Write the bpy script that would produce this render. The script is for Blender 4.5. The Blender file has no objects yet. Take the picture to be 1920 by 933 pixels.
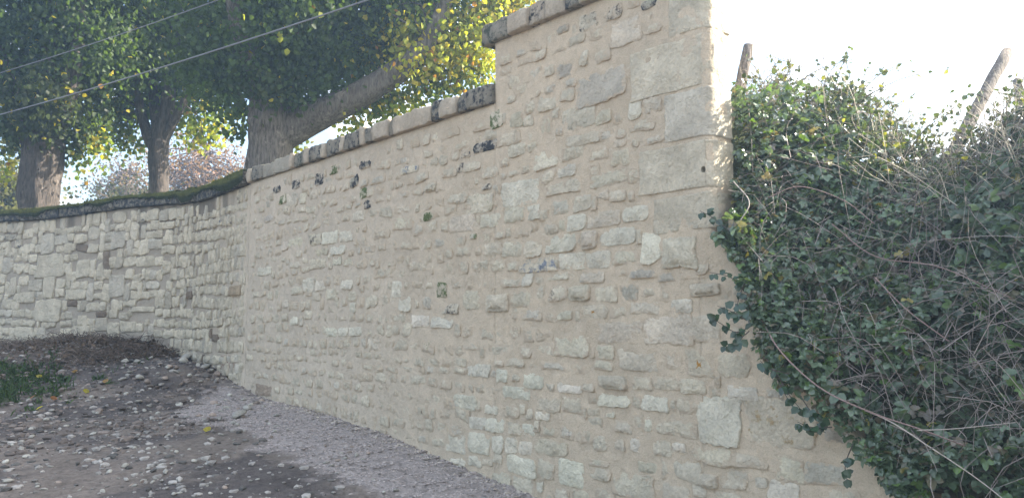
import bpy, math, random
import numpy as np
from mathutils import Vector

random.seed(7)
RNG = np.random.default_rng(7)
S = bpy.context.scene
R = math.radians

# ------------------------------------------------------------------ camera
FPX = 1478.3                      # focal length in pixels of the 1920 px wide photograph
PITCH = R(5.2)
EYE = 1.6
cam_d = bpy.data.cameras.new('camera')
cam_d.sensor_width = 36.0
cam_d.lens = 36.0 * FPX / 1920.0
cam_d.clip_start = 0.05
cam_d.clip_end = 2000.0
cam = bpy.data.objects.new('camera', cam_d)
cam.location = (0, 0, EYE)
cam.rotation_euler = (R(90) + PITCH, 0, 0)
S.collection.objects.link(cam)
S.camera = cam

# ------------------------------------------------------------------ sky, sun, exposure
SUN_AZ = R(80.0)                  # from +Y towards +X
SUN_EL = R(34.0)
world = bpy.data.worlds.new('World')
S.world = world
world.use_nodes = True
wn = world.node_tree
wn.nodes.clear()
sky = wn.nodes.new('ShaderNodeTexSky')
sky.sky_type = 'NISHITA'
sky.sun_disc = False
sky.sun_elevation = SUN_EL
sky.sun_rotation = SUN_AZ
sky.air_density = 1.0
sky.dust_density = 3.2
sky.ozone_density = 1.0
# thin high cloud, the same all round
tcn = wn.nodes.new('ShaderNodeTexCoord')
mpn = wn.nodes.new('ShaderNodeMapping')
mpn.inputs['Scale'].default_value = (1.0, 1.0, 2.6)
cno = wn.nodes.new('ShaderNodeTexNoise')
cno.inputs['Scale'].default_value = 3.2
cno.inputs['Detail'].default_value = 7.0
cno.inputs['Roughness'].default_value = 0.6
crm = wn.nodes.new('ShaderNodeMapRange')
crm.inputs[1].default_value = 0.50
crm.inputs[2].default_value = 0.70
cmx = wn.nodes.new('ShaderNodeMixRGB')
cmx.inputs[2].default_value = (11.0, 11.0, 11.2, 1)
wbg = wn.nodes.new('ShaderNodeBackground')
wbg.inputs['Strength'].default_value = 0.12
wou = wn.nodes.new('ShaderNodeOutputWorld')
wn.links.new(tcn.outputs['Generated'], mpn.inputs['Vector'])
wn.links.new(mpn.outputs['Vector'], cno.inputs['Vector'])
wn.links.new(cno.outputs['Fac'], crm.inputs[0])
wn.links.new(crm.outputs[0], cmx.inputs[0])
wn.links.new(sky.outputs[0], cmx.inputs[1])
wn.links.new(cmx.outputs[0], wbg.inputs['Color'])
wn.links.new(wbg.outputs[0], wou.inputs['Surface'])

sun_d = bpy.data.lights.new('sun', 'SUN')
sun_d.energy = 5.0
sun_d.angle = R(0.53)
sun_d.color = (1.0, 0.93, 0.82)
sun = bpy.data.objects.new('sun', sun_d)
sdir = Vector((math.sin(SUN_AZ) * math.cos(SUN_EL), math.cos(SUN_AZ) * math.cos(SUN_EL), math.sin(SUN_EL)))
sun.rotation_euler = (-sdir).to_track_quat('-Z', 'Y').to_euler()
sun.location = (20, 15, 20)
S.collection.objects.link(sun)

S.view_settings.view_transform = 'Standard'
S.view_settings.look = 'None'
S.view_settings.gamma = 1.0
S.view_settings.use_curve_mapping = False
S.view_settings.exposure = 2.05
S.cycles.max_bounces = 8
S.cycles.transparent_max_bounces = 8
S.cycles.use_denoising = True

# ------------------------------------------------------------------ helpers
def ray(px, py):
    u = (px - 960.0) / FPX
    v = (466.5 - py) / FPX
    x, y, z = u, math.cos(PITCH) - v * math.sin(PITCH), math.sin(PITCH) + v * math.cos(PITCH)
    return x / y, z / y           # per metre of depth along +Y

def at(px, py, depth):
    a, b = ray(px, py)
    return np.array([a * depth, depth, EYE + b * depth])

def _hash(ix, iy, iz, seed):
    h = (ix * 374761393 + iy * 668265263 + iz * 2147483647 + seed * 974634777) & 0xFFFFFFFF
    h = ((h ^ (h >> 13)) * 1274126177) & 0xFFFFFFFF
    h = ((h ^ (h >> 16)) * 2246822519) & 0xFFFFFFFF
    return ((h ^ (h >> 15)) & 0xFFFFFF) / float(0xFFFFFF)

def vnoise(p, seed=0):
    p = np.asarray(p, float)
    i = np.floor(p).astype(np.int64)
    f = p - i
    f = f * f * (3 - 2 * f)
    x, y, z = i[..., 0], i[..., 1], i[..., 2]
    fx, fy, fz = f[..., 0], f[..., 1], f[..., 2]
    def c(a, b, d): return _hash(x + a, y + b, z + d, seed)
    x00 = c(0, 0, 0) * (1 - fx) + c(1, 0, 0) * fx
    x10 = c(0, 1, 0) * (1 - fx) + c(1, 1, 0) * fx
    x01 = c(0, 0, 1) * (1 - fx) + c(1, 0, 1) * fx
    x11 = c(0, 1, 1) * (1 - fx) + c(1, 1, 1) * fx
    return ((x00 * (1 - fy) + x10 * fy) * (1 - fz) + (x01 * (1 - fy) + x11 * fy) * fz) * 2 - 1

def fbm(p, octaves=3, seed=0):
    p = np.asarray(p, float)
    t, a, s = 0, 1.0, 0
    for k in range(octaves):
        t = t + a * vnoise(p * (2.03 ** k), seed + k * 17)
        s += a
        a *= 0.5
    return t / s

def sstep(a, b, x):
    t = np.clip((np.asarray(x, float) - a) / (b - a), 0, 1)
    return t * t * (3 - 2 * t)

def mesh_np(name, V, F, attrs=None, smooth=True):
    """V (n,3); F list of int arrays (k,m), one per polygon size."""
    me = bpy.data.meshes.new(name)
    V = np.asarray(V, np.float32)
    if not isinstance(F, (list, tuple)): F = [F]
    F = [np.asarray(f, np.int32) for f in F if len(f)]
    nl = sum(f.size for f in F); npoly = sum(len(f) for f in F)
    me.vertices.add(len(V)); me.vertices.foreach_set('co', V.ravel())
    me.loops.add(nl); me.polygons.add(npoly)
    me.loops.foreach_set('vertex_index', np.concatenate([f.ravel() for f in F]))
    starts, o = [], 0
    for f in F:
        starts.append(o + np.arange(len(f)) * f.shape[1]); o += f.size
    me.polygons.foreach_set('loop_start', np.concatenate(starts).astype(np.int32))
    me.polygons.foreach_set('use_smooth', np.full(npoly, smooth, bool))
    for k, a in (attrs or {}).items():
        a = np.asarray(a, np.float32)
        if a.ndim == 2:
            at_ = me.attributes.new(k, 'FLOAT_COLOR', 'POINT'); at_.data.foreach_set('color', a.ravel())
        else:
            at_ = me.attributes.new(k, 'FLOAT', 'POINT'); at_.data.foreach_set('value', a)
    me.update(); me.validate()
    return me

def tag(o, label=None, cat=None, group=None, kind=None):
    if label: o['label'] = label
    if cat: o['category'] = cat
    if group: o['group'] = group
    if kind: o['kind'] = kind
    return o

def empty(name, loc, **kw):
    o = bpy.data.objects.new(name, None)
    o.empty_display_size = 0.2
    o.location = loc
    S.collection.objects.link(o)
    return tag(o, **kw)

def wpos(o):
    l = Vector(o.location)
    while o.parent:
        o = o.parent; l = l + Vector(o.location)
    return np.array(l)

def obj(name, V, F, mat, parent=None, attrs=None, smooth=True, center=None, **kw):
    """mesh from world coordinates; origin at center (default: mean)"""
    V = np.asarray(V, float)
    c = V.mean(0) if center is None else np.asarray(center, float)
    me = mesh_np(name, V - c, F, attrs, smooth)
    me.materials.append(mat)
    o = bpy.data.objects.new(name, me)
    S.collection.objects.link(o)
    if parent is not None:
        o.parent = parent
        o.location = c - wpos(parent)
    else:
        o.location = c
    return tag(o, **kw)

class MB:
    """collects vertices and faces with one colour attribute"""
    def __init__(self): self.V, self.T, self.Q, self.C, self.n = [], [], [], [], 0
    def add(self, V, tris=None, quads=None, col=(1, 1, 1, 0)):
        V = np.asarray(V, float)
        if tris is not None and len(tris): self.T.append(np.asarray(tris) + self.n)
        if quads is not None and len(quads): self.Q.append(np.asarray(quads) + self.n)
        self.V.append(V); self.n += len(V)
        c = np.asarray(col, float)
        self.C.append(np.broadcast_to(c, (len(V), 4)) if c.ndim == 1 else c)
    def build(self, name, mat, parent=None, smooth=True, **kw):
        F = []
        if self.T: F.append(np.concatenate(self.T))
        if self.Q: F.append(np.concatenate(self.Q))
        return obj(name, np.concatenate(self.V), F, mat, parent, {'tint': np.concatenate(self.C)}, smooth, **kw)

def tube(pts, rad, nseg=8, bump=0.0, freq=3.0, seed=0, cap=True):
    pts = np.asarray(pts, float); n = len(pts)
    rad = np.broadcast_to(np.asarray(rad, float), (n,))
    T = np.gradient(pts, axis=0); T /= np.linalg.norm(T, axis=1, keepdims=True) + 1e-9
    up = np.array([0.13, 0.21, 1.0]) if abs(T[0][2]) < 0.9 else np.array([1.0, 0.2, 0.1])
    A = np.cross(T, up); A /= np.linalg.norm(A, axis=1, keepdims=True) + 1e-9
    B = np.cross(T, A)
    th = np.arange(nseg) * 2 * math.pi / nseg
    D = A[:, None] * np.cos(th)[None, :, None] + B[:, None] * np.sin(th)[None, :, None]
    r = rad[:, None] * np.ones(nseg)[None]
    if bump:
        q = np.stack([np.cos(th)[None] * freq + 0 * r, np.sin(th)[None] * freq + 0 * r,
                      (np.arange(n) * 0.35)[:, None] + 0 * r], -1)
        r = r * (1 + bump * fbm(q + seed * 7.3, 3, seed))
    V = (pts[:, None] + D * r[..., None]).reshape(-1, 3)
    i = np.arange(n - 1)[:, None] * nseg; j = np.arange(nseg)[None]; k = (j + 1) % nseg
    Q = np.stack([i + j, i + k, i + nseg + k, i + nseg + j], -1).reshape(-1, 4)
    tris = []
    if cap:
        V = np.vstack([V, pts[0], pts[-1]])
        for q in range(nseg):
            tris.append((n * nseg, (q + 1) % nseg, q))
            tris.append((n * nseg + 1, (n - 1) * nseg + q, (n - 1) * nseg + (q + 1) % nseg))
    return V, np.array(tris, int).reshape(-1, 3), Q

def smooth_path(pts, n):
    """Catmull-Rom through pts"""
    P = np.asarray(pts, float)
    P = np.vstack([2 * P[0] - P[1], P, 2 * P[-1] - P[-2]])
    m = len(P) - 3
    out = []
    for t in np.linspace(0, m - 1e-6, n):
        i = int(t); f = t - i
        a, b, c, d = P[i], P[i + 1], P[i + 2], P[i + 3]
        out.append(0.5 * (2 * b + (c - a) * f + (2 * a - 5 * b + 4 * c - d) * f * f + (3 * b - a - 3 * c + d) * f ** 3))
    return np.array(out)

def grid_faces(nu, nv):
    i = np.arange(nu - 1)[:, None] * nv; j = np.arange(nv - 1)[None]
    return np.stack([i + j, i + nv + j, i + nv + j + 1, i + j + 1], -1).reshape(-1, 4)

# ------------------------------------------------------------------ materials
def new_mat(name):
    m = bpy.data.materials.new(name); m.use_nodes = True
    nt = m.node_tree; nt.nodes.clear()
    out = nt.nodes.new('ShaderNodeOutputMaterial')
    return m, nt, out

def N(nt, typ, **inp):
    n = nt.nodes.new(typ)
    for k, v in inp.items():
        n.inputs[k.replace('_', ' ')].default_value = v
    return n

def noise_node(nt, pos, scale, detail=4, rough=0.6, stretch=None):
    n = N(nt, 'ShaderNodeTexNoise', Scale=scale, Detail=detail, Roughness=rough)
    if stretch:
        mp = nt.nodes.new('ShaderNodeMapping'); mp.inputs['Scale'].default_value = stretch
        nt.links.new(pos, mp.inputs['Vector']); pos = mp.outputs['Vector']
    nt.links.new(pos, n.inputs['Vector'])
    return n

def ramp(nt, src, a, b, lo=0.0, hi=1.0):
    r = nt.nodes.new('ShaderNodeMapRange')
    r.inputs[1].default_value = a; r.inputs[2].default_value = b
    r.inputs[3].default_value = lo; r.inputs[4].default_value = hi
    nt.links.new(src, r.inputs[0])
    return r.outputs[0]

def mix(nt, fac, a, b, mode='MIX'):
    m = nt.nodes.new('ShaderNodeMixRGB'); m.blend_type = mode
    for sock, v in ((m.inputs[0], fac), (m.inputs[1], a), (m.inputs[2], b)):
        if isinstance(v, (int, float)): sock.default_value = v
        elif isinstance(v, tuple): sock.default_value = v if len(v) == 4 else (*v, 1)
        else: nt.links.new(v, sock)
    return m.outputs[0]

def math_n(nt, op, a, b=None):
    m = nt.nodes.new('ShaderNodeMath'); m.operation = op
    for sock, v in ((m.inputs[0], a), (m.inputs[1], b)):
        if v is None: continue
        if isinstance(v, (int, float)): sock.default_value = v
        else: nt.links.new(v, sock)
    return m.outputs[0]

def bump(nt, hgt, strength, dist, prev=None):
    b = N(nt, 'ShaderNodeBump', Strength=strength, Distance=dist)
    nt.links.new(hgt, b.inputs['Height'])
    if prev is not None: nt.links.new(prev, b.inputs['Normal'])
    return b.outputs['Normal']

def principled(nt, out, col, rough=0.9, normal=None, spec=0.25):
    p = nt.nodes.new('ShaderNodeBsdfPrincipled')
    if isinstance(col, tuple): p.inputs['Base Color'].default_value = (*col, 1)
    else: nt.links.new(col, p.inputs['Base Color'])
    if isinstance(rough, float): p.inputs['Roughness'].default_value = rough
    else: nt.links.new(rough, p.inputs['Roughness'])
    p.inputs['Specular IOR Level'].default_value = spec
    if normal is not None: nt.links.new(normal, p.inputs['Normal'])
    nt.links.new(p.outputs[0], out.inputs['Surface'])
    return p

MORTAR = (0.58, 0.478, 0.345)

def stone_material(name, rel=1.0, smear=True):
    """tint.rgb stone colour, tint.a mortar smear; lich.rgb growth colour, lich.a its amount"""
    m, nt, out = new_mat(name)
    pos = nt.nodes.new('ShaderNodeNewGeometry').outputs['Position']
    ti = nt.nodes.new('ShaderNodeAttribute'); ti.attribute_name = 'tint'
    li = nt.nodes.new('ShaderNodeAttribute'); li.attribute_name = 'lich'
    big = noise_node(nt, pos, 5.0, 3, 0.55)
    fine = noise_node(nt, pos, 38.0, 5, 0.7)
    pit = noise_node(nt, pos, 95.0, 3, 0.7)
    c = mix(nt, 1.0, ti.outputs['Color'], ramp(nt, big.outputs['Fac'], 0.3, 0.7, 0.80, 1.12), 'MULTIPLY')
    mot = noise_node(nt, pos, 11.0, 6, 0.72)
    c = mix(nt, ramp(nt, mot.outputs['Fac'], 0.52, 0.70, 0.0, 0.55), c, mix(nt, 1.0, c, (0.84, 0.82, 0.78), 'MULTIPLY'))
    c = mix(nt, 1.0, c, ramp(nt, fine.outputs['Fac'], 0.3, 0.7, 0.84, 1.12), 'MULTIPLY')
    if smear:
        sm = noise_node(nt, pos, 17.0, 5, 0.7)
        f = math_n(nt, 'ADD', sm.outputs['Fac'], math_n(nt, 'MULTIPLY', math_n(nt, 'SUBTRACT', ti.outputs['Alpha'], 0.5), 0.8))
        c = mix(nt, ramp(nt, f, 0.50, 0.60), c, mix(nt, big.outputs['Fac'], tuple(x * 0.93 for x in MORTAR), tuple(min(1, x * 1.08) for x in MORTAR)))
    lf = noise_node(nt, pos, 13.0, 7, 0.68)
    f = math_n(nt, 'ADD', lf.outputs['Fac'], math_n(nt, 'SUBTRACT', li.outputs['Alpha'], 0.5))
    f = math_n(nt, 'MULTIPLY', ramp(nt, f, 0.49, 0.60), ramp(nt, li.outputs['Alpha'], 0.0, 0.08))
    c = mix(nt, f, c, li.outputs['Color'])
    nb = bump(nt, mot.outputs['Fac'], 1.0 * rel, 0.05)
    nb = bump(nt, fine.outputs['Fac'], 1.0 * rel, 0.016, nb)
    nb = bump(nt, pit.outputs['Fac'], 0.6 * rel, 0.004, nb)
    principled(nt, out, c, 0.93, nb, 0.2)
    return m

def mortar_material():
    m, nt, out = new_mat('lime_mortar')
    pos = nt.nodes.new('ShaderNodeNewGeometry').outputs['Position']
    ti = nt.nodes.new('ShaderNodeAttribute'); ti.attribute_name = 'tint'
    big = noise_node(nt, pos, 1.7, 4, 0.6)
    mid = noise_node(nt, pos, 14.0, 6, 0.7)
    grit = noise_node(nt, pos, 120.0, 3, 0.75)
    c = mix(nt, 1.0, ti.outputs['Color'], ramp(nt, big.outputs['Fac'], 0.3, 0.7, 0.90, 1.08), 'MULTIPLY')
    c = mix(nt, 1.0, c, ramp(nt, mid.outputs['Fac'], 0.3, 0.7, 0.88, 1.10), 'MULTIPLY')
    c = mix(nt, 1.0, c, ramp(nt, grit.outputs['Fac'], 0.3, 0.7, 0.84, 1.12), 'MULTIPLY')
    nb = bump(nt, mid.outputs['Fac'], 0.9, 0.03)
    nb = bump(nt, grit.outputs['Fac'], 0.9, 0.008, nb)
    principled(nt, out, c, 0.95, nb, 0.15)
    return m

def tint_material(name, rough=0.9, scale=30.0, var=0.25, bs=0.5, bd=0.01, spec=0.25):
    m, nt, out = new_mat(name)
    pos = nt.nodes.new('ShaderNodeNewGeometry').outputs['Position']
    ti = nt.nodes.new('ShaderNodeAttribute'); ti.attribute_name = 'tint'
    n = noise_node(nt, pos, scale, 5, 0.7)
    c = mix(nt, 1.0, ti.outputs['Color'], ramp(nt, n.outputs['Fac'], 0.3, 0.7, 1 - var, 1 + var), 'MULTIPLY')
    principled(nt, out, c, rough, bump(nt, n.outputs['Fac'], bs, bd), spec)
    return m

def leaf_material(name, rough=0.45, trans=0.5, spec=0.5, gloss=0.12):
    m, nt, out = new_mat(name)
    pos = nt.nodes.new('ShaderNodeNewGeometry').outputs['Position']
    ti = nt.nodes.new('ShaderNodeAttribute'); ti.attribute_name = 'tint'
    n = noise_node(nt, pos, 40.0, 3, 0.6)
    c = mix(nt, 1.0, ti.outputs['Color'], ramp(nt, n.outputs['Fac'], 0.3, 0.7, 0.8, 1.2), 'MULTIPLY')
    p = nt.nodes.new('ShaderNodeBsdfPrincipled')
    nt.links.new(c, p.inputs['Base Color'])
    p.inputs['Roughness'].default_value = rough
    p.inputs['Specular IOR Level'].default_value = spec
    t = nt.nodes.new('ShaderNodeBsdfTranslucent')
    tc = mix(nt, 1.0, c, (1.5, 1.5, 0.6), 'MULTIPLY')
    nt.links.new(tc, t.inputs['Color'])
    mx = nt.nodes.new('ShaderNodeMixShader'); mx.inputs[0].default_value = trans
    nt.links.new(p.outputs[0], mx.inputs[1]); nt.links.new(t.outputs[0], mx.inputs[2])
    nt.links.new(mx.outputs[0], out.inputs['Surface'])
    return m

def bark_material(name, base, light):
    m, nt, out = new_mat(name)
    pos = nt.nodes.new('ShaderNodeNewGeometry').outputs['Position']
    ridge = noise_node(nt, pos, 9.0, 6, 0.7, (3.2, 3.2, 0.55))
    pat = noise_node(nt, pos, 4.0, 5, 0.65)
    fine = noise_node(nt, pos, 45.0, 4, 0.7)
    c = mix(nt, ramp(nt, ridge.outputs['Fac'], 0.38, 0.62), base, light)
    c = mix(nt, ramp(nt, pat.outputs['Fac'], 0.56, 0.68), c, tuple(min(1, x * 1.5) for x in light))
    nb = bump(nt, ridge.outputs['Fac'], 1.0, 0.06)
    nb = bump(nt, fine.outputs['Fac'], 0.6, 0.01, nb)
    principled(nt, out, c, 0.95, nb, 0.15)
    return m

M = {}
M['stone'] = stone_material('limestone_repointed', 1.0, True)
M['old_stone'] = stone_material('limestone_weathered', 1.2, False)
M['mortar'] = mortar_material()
M['soil'] = tint_material('soil', 0.97, 22.0, 0.35, 0.9, 0.03, 0.1)
M['pebble'] = tint_material('pebble', 0.92, 40.0, 0.2, 0.5, 0.006, 0.2)
M['leaf'] = leaf_material('linden_leaf', 0.5, 0.55, 0.3)
M['bramble_leaf'] = leaf_material('bramble_leaf', 0.33, 0.30, 0.8)
M['far_leaf'] = leaf_material('far_leaf', 0.7, 0.4, 0.2)
M['bark'] = bark_material('linden_bark', (0.075, 0.062, 0.05), (0.20, 0.175, 0.145))
M['dark_bark'] = bark_material('dark_bark', (0.05, 0.043, 0.037), (0.12, 0.10, 0.085))
M['stem'] = tint_material('stem', 0.75, 60.0, 0.25, 0.3, 0.004, 0.3)
M['moss'] = tint_material('moss', 0.98, 70.0, 0.45, 1.0, 0.03, 0.1)
M['grass'] = leaf_material('grass_blade', 0.6, 0.35, 0.3)
M['cable'] = tint_material('cable_sheath', 0.6, 30.0, 0.1, 0.1, 0.002, 0.4)
def wood_material():
    m, nt, out = new_mat('weathered_post_wood')
    pos = nt.nodes.new('ShaderNodeNewGeometry').outputs['Position']
    g = noise_node(nt, pos, 12.0, 6, 0.7, (6, 6, 0.5))
    c = mix(nt, ramp(nt, g.outputs['Fac'], 0.35, 0.65), (0.075, 0.062, 0.052), (0.27, 0.235, 0.20))
    principled(nt, out, c, 0.9, bump(nt, g.outputs['Fac'], 1.0, 0.02), 0.2)
    return m
M['post'] = wood_material()

# ------------------------------------------------------------------ leaves
def leaf_template(wid=0.42, fold=0.10, curl=0.08):
    V = np.array([[0, 0, 0], [-wid, 0.30, fold], [-wid * 0.72, 0.72, fold * 0.6 - curl * 0.4], [0, 1.0, -curl], [wid * 0.72, 0.72, fold * 0.6 - curl * 0.4], [wid, 0.30, fold]])
    T = np.array([[0, 2, 1], [0, 3, 2], [0, 4, 3], [0, 5, 4]])
    return V, T

def frames(tip, nrm):
    tip = tip / (np.linalg.norm(tip, axis=1, keepdims=True) + 1e-9)
    side = np.cross(tip, nrm); side /= np.linalg.norm(side, axis=1, keepdims=True) + 1e-9
    n = np.cross(side, tip)
    return np.stack([side, tip, n], 1)            # rows: local x, y, z axes

def leaf_mass(C, tip, nrm, size, col, tmpl):
    tv, tt_ = tmpl
    Fm = frames(tip, nrm)
    V = C[:, None] + np.einsum('kj,njd->nkd', tv, Fm) * size[:, None, None]
    n, m = len(C), len(tv)
    T = (tt_[None] + (np.arange(n) * m)[:, None, None]).reshape(-1, 3)
    return V.reshape(-1, 3), T, np.repeat(np.concatenate([col, np.ones((n, 1))], 1), m, 0)

def leaf_objects(parent, C, tip, nrm, size, col, tmpl, mat, name='leaf', nmesh=6):
    """single leaves as parts; a handful of shared meshes by colour"""
    tv, tt_ = tmpl
    order = np.argsort(col[:, 0] / (col[:, 1] + 1e-6)); groups = np.array_split(order, nmesh)
    from mathutils import Matrix
    pl = wpos(parent)
    for g in groups:
        if not len(g): continue
        me = mesh_np(name, tv, tt_, {'tint': np.broadcast_to(np.array([*col[g].mean(0), 1]), (len(tv), 4))})
        me.materials.append(mat)
        Fm = frames(tip[g], nrm[g])
        for a, i in enumerate(g):
            o = bpy.data.objects.new(name, me)
            m3 = Matrix([[Fm[a][c][r_] * size[i] for c in range(3)] for r_ in range(3)])
            o.matrix_basis = Matrix.Translation(Vector(C[i] - pl)) @ m3.to_4x4()
            o.parent = parent
            S.collection.objects.link(o)

# ------------------------------------------------------------------ wall path: s = metres leftwards from the near corner
P0 = np.array([-0.178, 6.6]); HEAD = R(40.7)
DL = np.array([-math.sin(HEAD), math.cos(HEAD)])          # leftwards and away
a_c, _ = ray(1336, 466)
t_c = (a_c * P0[1] - P0[0]) / (DL[0] - a_c * DL[1])
CORNER = P0 + DL * t_c
_ds = 0.02
_sp = np.arange(-40, 60, _ds)
_th = HEAD + (R(63) - HEAD) * sstep(8.9, 10.5, _sp)
_dx, _dy = -np.sin(_th) * _ds, np.cos(_th) * _ds
_px, _py = np.cumsum(_dx), np.cumsum(_dy)
_i0 = int(round(40 / _ds))
_px += CORNER[0] - _px[_i0]; _py += CORNER[1] - _py[_i0]
_nx, _ny = -np.cos(_th), -np.sin(_th)                     # towards the camera

def wp(s, z, off=0.0):
    s = np.asarray(s, float)
    x = np.interp(s, _sp, _px); y = np.interp(s, _sp, _py)
    nx = np.interp(s, _sp, _nx); ny = np.interp(s, _sp, _ny)
    z, off = np.broadcast_to(z, s.shape), np.broadcast_to(off, s.shape)
    return np.stack([x + nx * off, y + ny * off, z], -1)

_ratio = _px / np.maximum(_py, 0.3)
_ok = (_sp > -3.0) & (_sp < 30)
def s_of(px):
    a, _ = ray(px, 466)
    r = _ratio[_ok]; o = np.argsort(r)
    return float(np.interp(a, r[o], _sp[_ok][o]))
def sz_of(px, py):
    s = s_of(px)
    for _ in range(3):
        d = float(np.interp(s, _sp, _py))
        a, b = ray(px, py)
        r = _ratio[_ok]; o = np.argsort(r)
        s = float(np.interp(a, r[o], _sp[_ok][o]))
    return s, EYE + b * float(np.interp(s, _sp, _py))

# contact of ground and wall, from the picture
_cp = [(-900, 655), (-300, 655), (0, 652), (100, 650), (180, 644), (240, 639), (290, 650), (335, 664), (375, 682), (405, 696),
       (440, 718), (490, 745), (560, 762), (620, 780), (700, 806), (790, 842), (880, 880), (950, 910), (1000, 933)]
_cs, _cz = zip(*[sz_of(*p) for p in _cp])
_cs = np.array(_cs)[::-1]; _cz = np.array(_cz)[::-1]
_cs = np.concatenate([[-40, -3.0, 0.3], _cs]); _cz = np.concatenate([[-0.1, 0.0, 0.12], _cz])
def contact(s): return np.interp(s, _cs, _cz)

def to_sw(x, y):
    """nearest path station and distance in front of the wall face (positive towards the camera)"""
    x, y = np.asarray(x, float), np.asarray(y, float)
    st = slice(0, None, 10)
    out_s, out_w = np.empty(x.size), np.empty(x.size)
    xf, yf = x.ravel(), y.ravel()
    for a in range(0, x.size, 8000):
        dx = xf[a:a + 8000, None] - _px[st][None]; dy = yf[a:a + 8000, None] - _py[st][None]
        k = np.argmin(dx * dx + dy * dy, 1)
        r = np.arange(len(k))
        out_s[a:a + 8000] = _sp[st][k]
        out_w[a:a + 8000] = dx[r, k] * _nx[st][k] + dy[r, k] * _ny[st][k]
    return out_s.reshape(x.shape), out_w.reshape(x.shape)

def ground_z(x, y, detail=True):
    s, w = to_sw(x, y)
    zc = contact(s)
    wpz = np.maximum(w, 0)
    z = -0.05 + (zc + 0.05) * np.exp(-(wpz / 7.5) ** 1.35)
    # heap of tipped spoil against the old wall
    z = z + 0.05 * np.exp(-((s - 10.9) / 1.5) ** 2) * np.exp(-((wpz - 0.8) / 0.7) ** 2)
    z = z + 0.12 * np.exp(-((s - 8.6) / 0.8) ** 2) * np.exp(-((wpz - 0.5) / 0.5) ** 2)
    z = np.where(w < 0, zc - 0.4 * sstep(0, 0.4, -w), z)
    if detail:
        p = np.stack([x, y, 0 * x], -1)
        far = np.exp(-np.hypot(x, y) / 60.0)
        rough = 0.35 + 0.95 * sstep(6.0, 8.5, s)
        z = z + far * rough * (0.05 * fbm(p * 1.6, 3, 5) + 0.032 * fbm(p * 7.0, 3, 9) + 0.014 * fbm(p * 22.0, 2, 3))
    return z

# ------------------------------------------------------------------ the ground
def ground_zone(x, y):
    s, w = to_sw(x, y)
    p = np.stack([x, y, 0 * x], -1)
    n1 = fbm(p * 1.1, 4, 21); n2 = fbm(p * 3.5, 3, 31); n3 = fbm(p * 9, 3, 41)
    gravel = sstep(0.0, 0.25, 1.25 - w + 0.35 * n2 + 0.2 * n3 - 0.9 * sstep(6.2, 7.6, s)) * sstep(-0.2, 0.2, 7.6 - s)
    dark = sstep(0.0, 0.25, n1 + 0.25 * n2 - 0.08 + 0.35 * np.exp(-((s - 9.5) / 1.6) ** 2) + 0.3 * np.exp(-((w - 2.0) / 0.5) ** 2) * sstep(7, 5, s))
    grass = sstep(0.0, 0.25, 1.0 - np.hypot((np.asarray(x) + 7.1) / 1.45, (np.asarray(y) - 10.05) / 0.95) - 0.1 + 0.9 * n2 + 0.6 * n3)
    return s, w, gravel, dark, grass, n1, n2, n3

def ground_colour(x, y):
    s, w, gravel, dark, grass, n1, n2, n3 = ground_zone(x, y)
    def c(*v): return np.array(v)[None]
    col = c(0.19, 0.158, 0.13) * (1 + 0.25 * n2[:, None])
    col = col * (1 - dark[:, None]) + c(0.11, 0.094, 0.084) * (1 + 0.3 * n3[:, None]) * dark[:, None]
    col = col * (1 - gravel[:, None]) + c(0.33, 0.29, 0.26) * (1 + 0.12 * n3[:, None]) * gravel[:, None]
    brush = sstep(9.2, 10.2, s) * sstep(1.9, 1.2, w + 0.5 * n2)
    col = col * (1 - brush[:, None]) + c(0.105, 0.08, 0.058) * brush[:, None]
    col = col * (1 - grass[:, None]) + c(0.04, 0.06, 0.02) * grass[:, None]
    return np.concatenate([np.clip(col, 0.01, 1), np.ones((len(col), 1))], 1)

def axis(fine0, fine1, step, far, growth=1.25):
    a = list(np.arange(fine0, fine1, step)); d = step
    while a[-1] < far:
        d *= growth; a.append(a[-1] + d)
    d = step
    while a[0] > -far:
        d *= growth; a.insert(0, a[0] - d)
    return np.array(a)
gx, gy = axis(-11, 2, 0.058, 700), axis(3.6, 15.5, 0.058, 700)
GX, GY = np.meshgrid(gx, gy, indexing='ij')
GX, GY = GX.ravel(), GY.ravel()
GZ = ground_z(GX, GY)
obj('ground', np.stack([GX, GY, GZ], -1), grid_faces(len(gx), len(gy)), M['soil'], None,
    {'tint': ground_colour(GX, GY)}, kind='structure', center=(0, 0, 0))

# upper ground behind the walls and the bank on the right
Z_UP = 3.12
stub_px = [(1292, 424), (1350, 452), (1405, 520), (1442, 595), (1488, 680), (1555, 765), (1622, 850), (1700, 925), (1800, 1010)]
_ss, _szz = zip(*[sz_of(*p) for p in stub_px])
_ss = np.array(_ss)[::-1]; _szz = np.array(_szz)[::-1]
def stub_top(s): return np.interp(s, _ss, _szz)
BACK = -np.array([_nx[_i0], _ny[_i0]])
def bank_z(s, w):
    """height at station s and distance w behind the wall face"""
    zf = np.where(s > 0.05, Z_UP, np.maximum(stub_top(s) - 0.06, contact(s) - 0.05))
    top = 2.42 + 0.43 * sstep(-1.0, 0.1, s) + 0.28 * sstep(-1.0, -1.4, s) - 0.5 * sstep(1.6, 4, w)
    ramp_ = zf + (top - zf) * sstep(-0.35, 1.35, w) ** 1.1
    up = Z_UP - 0.25 * sstep(3.0, 1.0, s) + 0.10 * sstep(2.0, 6.0, s) * np.maximum(w - 0.6, 0) * np.exp(-w / 40) + 0 * w
    k = sstep(-0.15, 0.6, s)
    return ramp_ * (1 - k) + up * k
us = np.concatenate([-np.geomspace(30, 3, 16), np.arange(-2.9, 1, 0.1), np.arange(1, 18, 0.4), np.geomspace(18, 59, 14)])
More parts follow.
